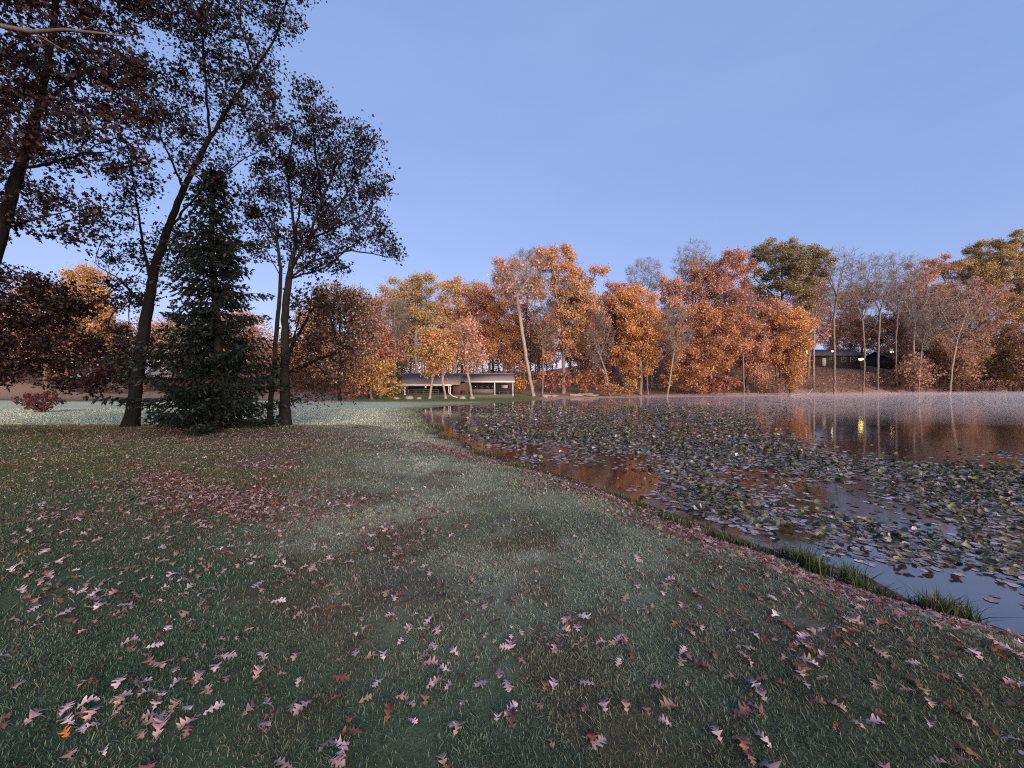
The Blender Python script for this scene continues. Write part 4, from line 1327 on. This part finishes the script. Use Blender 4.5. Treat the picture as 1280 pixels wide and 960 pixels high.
r = np.random.default_rng(31)
VV, FF, CC, off = [], {}, [], 0
for y0, y1, n, h, w, seg2 in ((-1.5, 1.15, 45000, .020, .0036, False), (1.15, 2.6, 130000, .020, .0036, True), (2.6, 5, 150000, .022, .0055, True), (5, 9, 130000, .026, .014, False), (9, 16, 110000, .034, .024, False), (16, 34, 60000, .07, .045, False)):
    if y0 < 0:
        y = r.uniform(y0, y1, n); x = r.uniform(-2.6, 2.6, n)
    else:
        y = np.sqrt(r.uniform(y0 ** 2, y1 ** 2, n)); x = r.uniform(-1, 1, n) * (1.42 * y + np.minimum(.6, y * .3))
    if y0 >= 16: x = r.uniform(-1.4, -.1, n) * y
    d = pond_sd(x, y)
    ok = (d > .15 + .5 * vn(x, y, .4, 50)) & (fbm(x, y, .35, 61, 2) > r.uniform(.1, .55, n))
    x, y, d = x[ok], y[ok], d[ok]
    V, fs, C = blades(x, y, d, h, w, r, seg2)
    VV.append(V); CC.append(C)
    for f in fs: FF.setdefault(f.shape[1], []).append(f + off)
    off += len(V)
tag(obj('grass', mesh('grass', np.concatenate(VV), [np.concatenate(v) for v in FF.values()], GRASS, np.concatenate(CC))), 'short frosted lawn grass', 'grass', kind='stuff')

# longer tufts on the bank
TU = [(1035, 722, 42, 260, .22, 'lush green grass tuft at the water edge, the largest on the bank'), (985, 700, 26, 120, .17, 'green grass tuft just left of the largest bank tuft'), (1205, 772, 40, 220, .2, 'green grass tuft on the bank near the right edge'),
      (1165, 762, 22, 90, .15, 'small grass tuft left of the right edge one'), (905, 680, 30, 160, .15, 'green grass tuft between the leaf drift and the sparse lilies'), (845, 655, 22, 120, .15, 'grass tuft on the bank opposite the brown water'),
      (770, 630, 26, 130, .15, 'grass tuft on the mud beside the brown water'), (600, 565, 18, 110, .2, 'dark green tuft on the mid bank below the far lilies'),
      (1100, 738, 24, 90, .12, 'thin grass tuft between the largest bank tuft and the right edge ones'), (940, 690, 24, 120, .13, 'grass tuft left of the green pair of bank tufts'),
      (800, 640, 24, 110, .12, 'low grass tuft where the bank juts toward the brown water'), (650, 585, 18, 100, .14, 'low dark tuft on the bank left of the brown water'),
      (560, 545, 14, 100, .22, 'dark green tuft on the narrowing bank'), (545, 530, 12, 90, .25, 'farthest dark green tuft where the bank bends')]
for i, (px_, py_, wpx, n, h, lb) in enumerate(TU):
    Yd = (CZ + .42) * F / (py_ - 480)
    for _ in range(25):                                     # slide towards the land until it stands on the bank
        X0 = (px_ - 640) / F * Yd
        if float(pond_sd(np.array([X0]), np.array([Yd]))[0]) > .28: break
        px_ -= 4; Yd -= .02
    r2 = np.random.default_rng(500 + i)
    s = wpx * Yd / F
    m_ = n * 2
    cx_, cy_ = r2.normal(0, s * .42, 9), r2.normal(0, s * .34, 9)
    kk = r2.integers(0, 9, m_)
    x = X0 + cx_[kk] + r2.normal(0, s * .13, m_); y = Yd + cy_[kk] + r2.normal(0, s * .12, m_)
    d = pond_sd(x, y)
    ok = d > .03
    x, y, d = x[ok], y[ok], d[ok]
    o = np.array([X0, Yd, hz(X0, Yd)])
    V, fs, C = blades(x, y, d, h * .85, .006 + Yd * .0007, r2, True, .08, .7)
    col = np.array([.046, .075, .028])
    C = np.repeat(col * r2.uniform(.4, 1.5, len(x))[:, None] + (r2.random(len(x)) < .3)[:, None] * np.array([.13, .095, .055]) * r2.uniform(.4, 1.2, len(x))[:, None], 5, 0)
    ob = obj('grass_tuft', mesh('grass_tuft', V - o, fs, GRASS, C), None, o)
    tag(ob, lb, 'grass tuft', 'grass tufts along the pond bank')

# ------------------------------------------------------------------ lily pads
r = np.random.default_rng(88)


def lily_density(px, py):
    """how thickly the lilies stand at a point of the pond (plan of the beds)"""
    f = np.zeros(px.shape)
    f += 1.0 * sst(545, 600, px) * (1 - sst(880, 1010, px - (py - 505) * 1.0)) * sst(504, 509, py) * (1 - sst(572, 590, py - (px - 640) * .02))
    f += .9 * sst(800, 870, px) * sst(560, 585, py) * (1 - sst(662, 712, py - (px - 850) * .11))
    f += .5 * sst(850, 1000, px) * sst(640, 670, py) * (1 - sst(730, 770, py - (px - 1000) * .05))
    f += .45 * sst(930, 1000, px) * sst(497, 500, py) * (1 - sst(503, 510, py)) * .6
    f += .25 * sst(700, 760, px) * sst(600, 612, py)
    hole = np.clip(band(px, py, 730, 600, 75, 13) + .8 * band(px, py, 830, 622, 40, 14) + 1.25 * band(px, py, 1150, 738, 150, 34) + .25 * band(px, py, 980, 660, 60, 14) + .9 * band(px, py, 1075, 610, 14, 40) + 1.2 * band(px, py, 1210, 545, 120, 26)
                   + 1.0 * band(px, py, 1020, 532, 110, 14) + .8 * band(px, py, 560, 523, 30, 8), 0, 1)
    return np.clip(f * (1 - hole), 0, 1)


n = 200000
inv = r.uniform(1 / 66., 1 / 3.2, n)
# sample on the water surface with a density that falls off with distance (all real pads, thinner far away where they merge)
yy = np.exp(r.uniform(np.log(3.3), np.log(70), n)); xx = r.uniform(-.3, 1.5, n) * yy
px = 640 + xx / yy * F; py = 480 + (CZ - WZ) / yy * F
d = pond_sd(xx, yy)
cl = fbm(xx, yy, 2.2, 71)
den = lily_density(px, py) * np.clip((cl - .335) * 4.2, .07, 1.4)
keep = (d < -.25) & (r.random(n) < den * np.interp(yy, [4, 8, 14, 30], [.16, .50, .72, .62]))
xx, yy, px, py, cl = xx[keep], yy[keep], px[keep], py[keep], cl[keep]
n = len(xx)
stand = r.random(n) < np.where(yy > 16, .36, .26)
size = r.uniform(.055, .105, n) * np.interp(yy, [3, 8, 16, 40], [.52, .58, .78, .92]) * np.where(stand, .95, 1)
hgt = np.where(stand, r.uniform(.02, .12, n) * np.interp(yy, [5, 30], [1, 1.7]), .006)
yaw = r.uniform(0, 6.283, n)
PC = [('frosted grey', (.38, .345, .40)), ('yellow green', (.17, .165, .07)), ('dark green', (.045, .060, .036)), ('brown', (.12, .088, .070)), ('tan', (.28, .22, .15)), ('blue green', (.13, .16, .145))]
pp_s = np.array([.05, .18, .40, .20, .05, .12]); pp_f = np.array([.62, .02, .10, .12, .04, .10])
cs = (r.random(n)[:, None] > np.cumsum(np.where(stand[:, None], pp_s, pp_f), 1)).sum(1).clip(0, 5)


def pad_shape(kind, hi):
    """heart shaped pad with its notch: floating flat, or standing, cupped and folded"""
    k = 16 if hi else 8
    a = np.linspace(.28, 2 * np.pi - .28, k)
    rad = 1 + .10 * np.sin(3 * a + kind) + .08 * np.sin(7 * a + 2 * kind) + .05 * np.sin(13 * a + kind)
    x, y = rad * np.cos(a) * 1.12, rad * np.sin(a)
    cup = [0, .02, .45, .75, -.55, .30][kind]
    fold = [0, .03, .5, .3, -.35, 1.0][kind]
    z = cup * (rad ** 2) * .5 + fold * np.abs(y) * .6 + (0 if kind < 2 else .10) * np.sin(2 * a)
    V = np.concatenate([[(.0, 0, -.02 if kind > 1 else .0)], np.stack([x * .5, y * .5, z * .3], 1), np.stack([x, y, z], 1)])
    q = [(1 + i, 1 + k + i, 2 + k + i, 2 + i) for i in range(k - 1)]
    t = [(0, 1 + i, 2 + i) for i in range(k - 1)]
    return V, np.array(q), np.array(t)


kind = np.where(stand, r.integers(2, 6, n), r.integers(0, 2, n))
tiltx, tilty = np.where(stand, r.normal(0, .38, n), r.normal(0, .03, n)), np.where(stand, r.normal(0, .38, n), r.normal(0, .03, n))
inf = (px > 4) & (px < 1276) & (py < 955)
score = np.where(inf, size / yy * (1 + .5 * stand), 0)
order = np.argsort(-score)
first, rest = order[:300], order[300:]


def stem_geo(h):
    u = np.linspace(0, 1, 4)
    return np.stack([.15 * (1 - u), .05 * (1 - u), -(h + .12) * (1 - u)], 1)


PMATS = []
for nm, c in PC:
    m, nt, outn = mat_new('lily_' + nm.replace(' ', '_'))
    oi = N(nt, 'ShaderNodeObjectInfo'); tc = N(nt, 'ShaderNodeTexCoord')
    nz = N(nt, 'ShaderNodeTexNoise', Scale=14.0, Detail=6.0); nt.links.new(tc.outputs['Object'], nz.inputs['Vector'])
    cr = N(nt, 'ShaderNodeValToRGB')
    cr.color_ramp.elements[0].color = (*[v * .45 + .01 for v in (c[0] * 1.1, c[1] * .8, c[2] * .7)], 1); cr.color_ramp.elements[0].position = .34
    cr.color_ramp.elements[1].color = (*c, 1); cr.color_ramp.elements[1].position = .56
    nt.links.new(nz.outputs[0], cr.inputs[0])
    cc = mulcol(nt, cr.outputs[0], oi.outputs['Random'], .6, 1.3)
    b = N(nt, 'ShaderNodeBsdfPrincipled', Roughness=.45)
    nt.links.new(cc, b.inputs['Base Color']); nt.links.new(b.outputs[0], outn.inputs[0])
    PMATS.append(m)
pcache, scache = {}, {}
zoned = lambda a, b: ('close to the bank' if b > 700 else 'in the near bed' if b > 655 else 'in the middle bed' if b > 610 else 'by brown water' if a < 900 else 'in the far bed')
zc = ['far left', 'left', 'left of centre', 'at the centre', 'right of centre', 'right', 'far right']
for j in first:
    key = (int(kind[j]), int(cs[j]))
    if key not in pcache:
        V, q, t = pad_shape(key[0], True)
        pcache[key] = mesh('lily_leaf', V * .15, [q, t], PMATS[key[1]], None, True)
    R = obj('lily_pad', pcache[key], None, (xx[j], yy[j], WZ + hgt[j]))
    R.rotation_euler = (tiltx[j], tilty[j], yaw[j])
    k = size[j] / .15
    R.scale = (k, k, k)
    if stand[j]:
        mb = MB().tube(stem_geo(.15), .0055, 5)
        if 'm' not in scache:
            V = np.concatenate(mb.V)
            scache['m'] = mesh('stem', V, [np.concatenate(mb.Q), np.concatenate(mb.T)], plain('lily_stem', (.08, .07, .03), .6, 8, 0, .3))
        st = obj('stem', scache['m'], R, (0, 0, -.004))
    form = ['flat floating', 'flat floating', 'cupped standing', 'deeply cupped standing', 'domed standing', 'folded standing'][key[0]]
    sz = 'large' if size[j] > .055 else 'small' if size[j] < .040 else 'medium'
    tag(R, f"{sz} {PC[cs[j]][0]} {form} lily leaf {zoned(px[j], py[j])}, {zc[int(np.clip((px[j] - 560) // 103, 0, 6))]}", 'lily pad', 'water lily leaves on the pond')

AV, AQ, AT, AC, off = [], [], [], [], 0
for kd in range(6):
    j = rest[kind[rest] == kd]
    if not len(j): continue
    V, q, t = pad_shape(kd, False)
    v = V[None] * size[j][:, None, None]
    cx_, sx_, cy_, sy_, ca, sa = np.cos(tiltx[j])[:, None], np.sin(tiltx[j])[:, None], np.cos(tilty[j])[:, None], np.sin(tilty[j])[:, None], np.cos(yaw[j])[:, None], np.sin(yaw[j])[:, None]
    x1, y1, z1 = v[..., 0], v[..., 1] * cx_ - v[..., 2] * sx_, v[..., 1] * sx_ + v[..., 2] * cx_
    x1, z1 = x1 * cy_ + z1 * sy_, -x1 * sy_ + z1 * cy_
    W = np.stack([x1 * ca - y1 * sa + xx[j][:, None], x1 * sa + y1 * ca + yy[j][:, None], z1 + WZ + hgt[j][:, None]], -1)
    o = (np.arange(len(j)) * len(V))[:, None, None]
    AV.append(W.reshape(-1, 3)); AQ.append((q[None] + o).reshape(-1, 4) + off); AT.append((t[None] + o).reshape(-1, 3) + off)
    AC.append(np.repeat(np.array([c for _, c in PC])[cs[j]] * r.uniform(.5, 1.35, len(j))[:, None], len(V), 0)); off += len(j) * len(V)
tag(obj('lily_bed', mesh('lily_bed', np.concatenate(AV), [np.concatenate(AQ), np.concatenate(AT)], PAD, np.concatenate(AC))), 'beds of smaller and more distant water lily leaves', 'lily bed', kind='stuff')
print('leaves', len(xs), 'pads', n)

# ------------------------------------------------------------------ morning mist over the far water
m, nt, out = mat_new('mist')
m.cycles.homogeneous_volume = True
v = N(nt, 'ShaderNodeVolumePrincipled', Density=.011)
v.inputs['Color'].default_value = (.82, .80, .95, 1)
nt.links.new(v.outputs[0], out.inputs['Volume'])
gx = np.linspace(0, 1, 40); gyv = np.linspace(0, 1, 16)
U, Wv = np.meshgrid(gx, gyv)
mx = -6 + U * 154; my = 26 + Wv * (52 + 14 * U) - 6 * (1 - U)
hh = 1.1 * np.sin(np.pi * U) ** .5 * np.sin(np.pi * Wv) ** .6 * (.45 + fbm(mx, my, 9, 91)) * sst(0, .28, U)
top = np.stack([mx, my, WZ + .03 + hh + .01], -1).reshape(-1, 3); bot = np.stack([mx, my, np.full(mx.shape, WZ + .025)], -1).reshape(-1, 3)
iy = np.arange(16 * 40).reshape(16, 40)
q1 = np.stack([iy[:-1, :-1], iy[:-1, 1:], iy[1:, 1:], iy[1:, :-1]], -1).reshape(-1, 4)
q2 = q1[:, ::-1] + 640
ring = np.concatenate([iy[0, :], iy[1:, -1], iy[-1, ::-1][1:], iy[::-1, 0][1:-1]])
rn = np.roll(ring, -1)
q3 = np.stack([ring, ring + 640, rn + 640, rn], -1)
tag(obj('mist', mesh('mist', np.concatenate([top, bot]), [q1, q2, q3], m)), 'thin lavender mist lying over the far side of the pond', 'mist', kind='stuff')

# ------------------------------------------------------------------ light, sky, camera
SUN_EL, SUN_AZ = math.radians(10), math.radians(155)   # azimuth clockwise from +Y (the view direction)
sd = Vector((math.sin(SUN_AZ) * math.cos(SUN_EL), math.cos(SUN_AZ) * math.cos(SUN_EL), math.sin(SUN_EL)))
ld = bpy.data.lights.new('sun', 'SUN')
ld.energy = 4.5
ld.angle = math.radians(50)
ld.color = (1.0, .77, .56)
lo = bpy.data.objects.new('sun', ld)
COL.objects.link(lo)
lo.rotation_euler = (-sd).to_track_quat('-Z', 'Y').to_euler()

w = bpy.data.worlds.new('World')
S.world = w
w.use_nodes = True
nt = w.node_tree
nt.nodes.clear()
out = nt.nodes.new('ShaderNodeOutputWorld')
bg = nt.nodes.new('ShaderNodeBackground')
sky = nt.nodes.new('ShaderNodeTexSky')
sky.sky_type = 'NISHITA'
sky.sun_disc = False
sky.sun_elevation = SUN_EL
sky.sun_rotation = SUN_AZ
sky.altitude = 100
sky.air_density, sky.dust_density, sky.ozone_density = 1.0, .5, 2.5
SKY_TINT = (.43, .27, .30)
SKY_BASE = (.54, .925, 1.76)          # even twilight glow of the high air
mul = N(nt, 'ShaderNodeVectorMath', operation='MULTIPLY_ADD')
mul.inputs[1].default_value = SKY_TINT
mul.inputs[2].default_value = SKY_BASE
nt.links.new(sky.outputs[0], mul.inputs[0])
tc = N(nt, 'ShaderNodeTexCoord')
mp = N(nt, 'ShaderNodeMapping'); mp.inputs['Scale'].default_value = (1.2, 1.2, 4.5)
nt.links.new(tc.outputs['Generated'], mp.inputs[0])
nz = N(nt, 'ShaderNodeTexNoise', Scale=1.6, Detail=5.0, Roughness=.55)
nt.links.new(mp.outputs[0], nz.inputs['Vector'])
mr = N(nt, 'ShaderNodeMapRange')
mr.inputs[1].default_value, mr.inputs[2].default_value, mr.inputs[3].default_value, mr.inputs[4].default_value = .35, .75, 0, .22
nt.links.new(nz.outputs[0], mr.inputs[0])
wm = N(nt, 'ShaderNodeMix', data_type='RGBA')
nt.links.new(mr.outputs[0], wm.inputs['Factor'])
nt.links.new(mul.outputs[0], wm.inputs['A'])
wm.inputs['B'].default_value = (1.45, 1.75, 2.75, 1)
nt.links.new(wm.outputs['Result'], bg.inputs[0])
bg.inputs[1].default_value = .15
nt.links.new(bg.outputs[0], out.inputs[0])

cd = bpy.data.cameras.new('camera')
cd.sensor_width = 36
cd.lens = 36 * F / 1280
cd.clip_start, cd.clip_end = .05, 3000
co = bpy.data.objects.new('camera', cd)
COL.objects.link(co)
co.location = (0, 0, CZ)
co.rotation_euler = (math.radians(90), 0, 0)
S.camera = co

S.view_settings.view_transform = 'Standard'
S.view_settings.look = 'None'
S.view_settings.exposure = 1.08
S.view_settings.gamma = 1
S.render.engine = 'CYCLES'
c = S.cycles
c.use_denoising = False
c.filter_width = 1.15
c.max_bounces = 6
c.diffuse_bounces = 3
c.glossy_bounces = 3
c.transmission_bounces = 2
c.transparent_max_bounces = 4
c.volume_bounces = 0
c.caustics_reflective = c.caustics_refractive = False
c.sample_clamp_indirect = 4
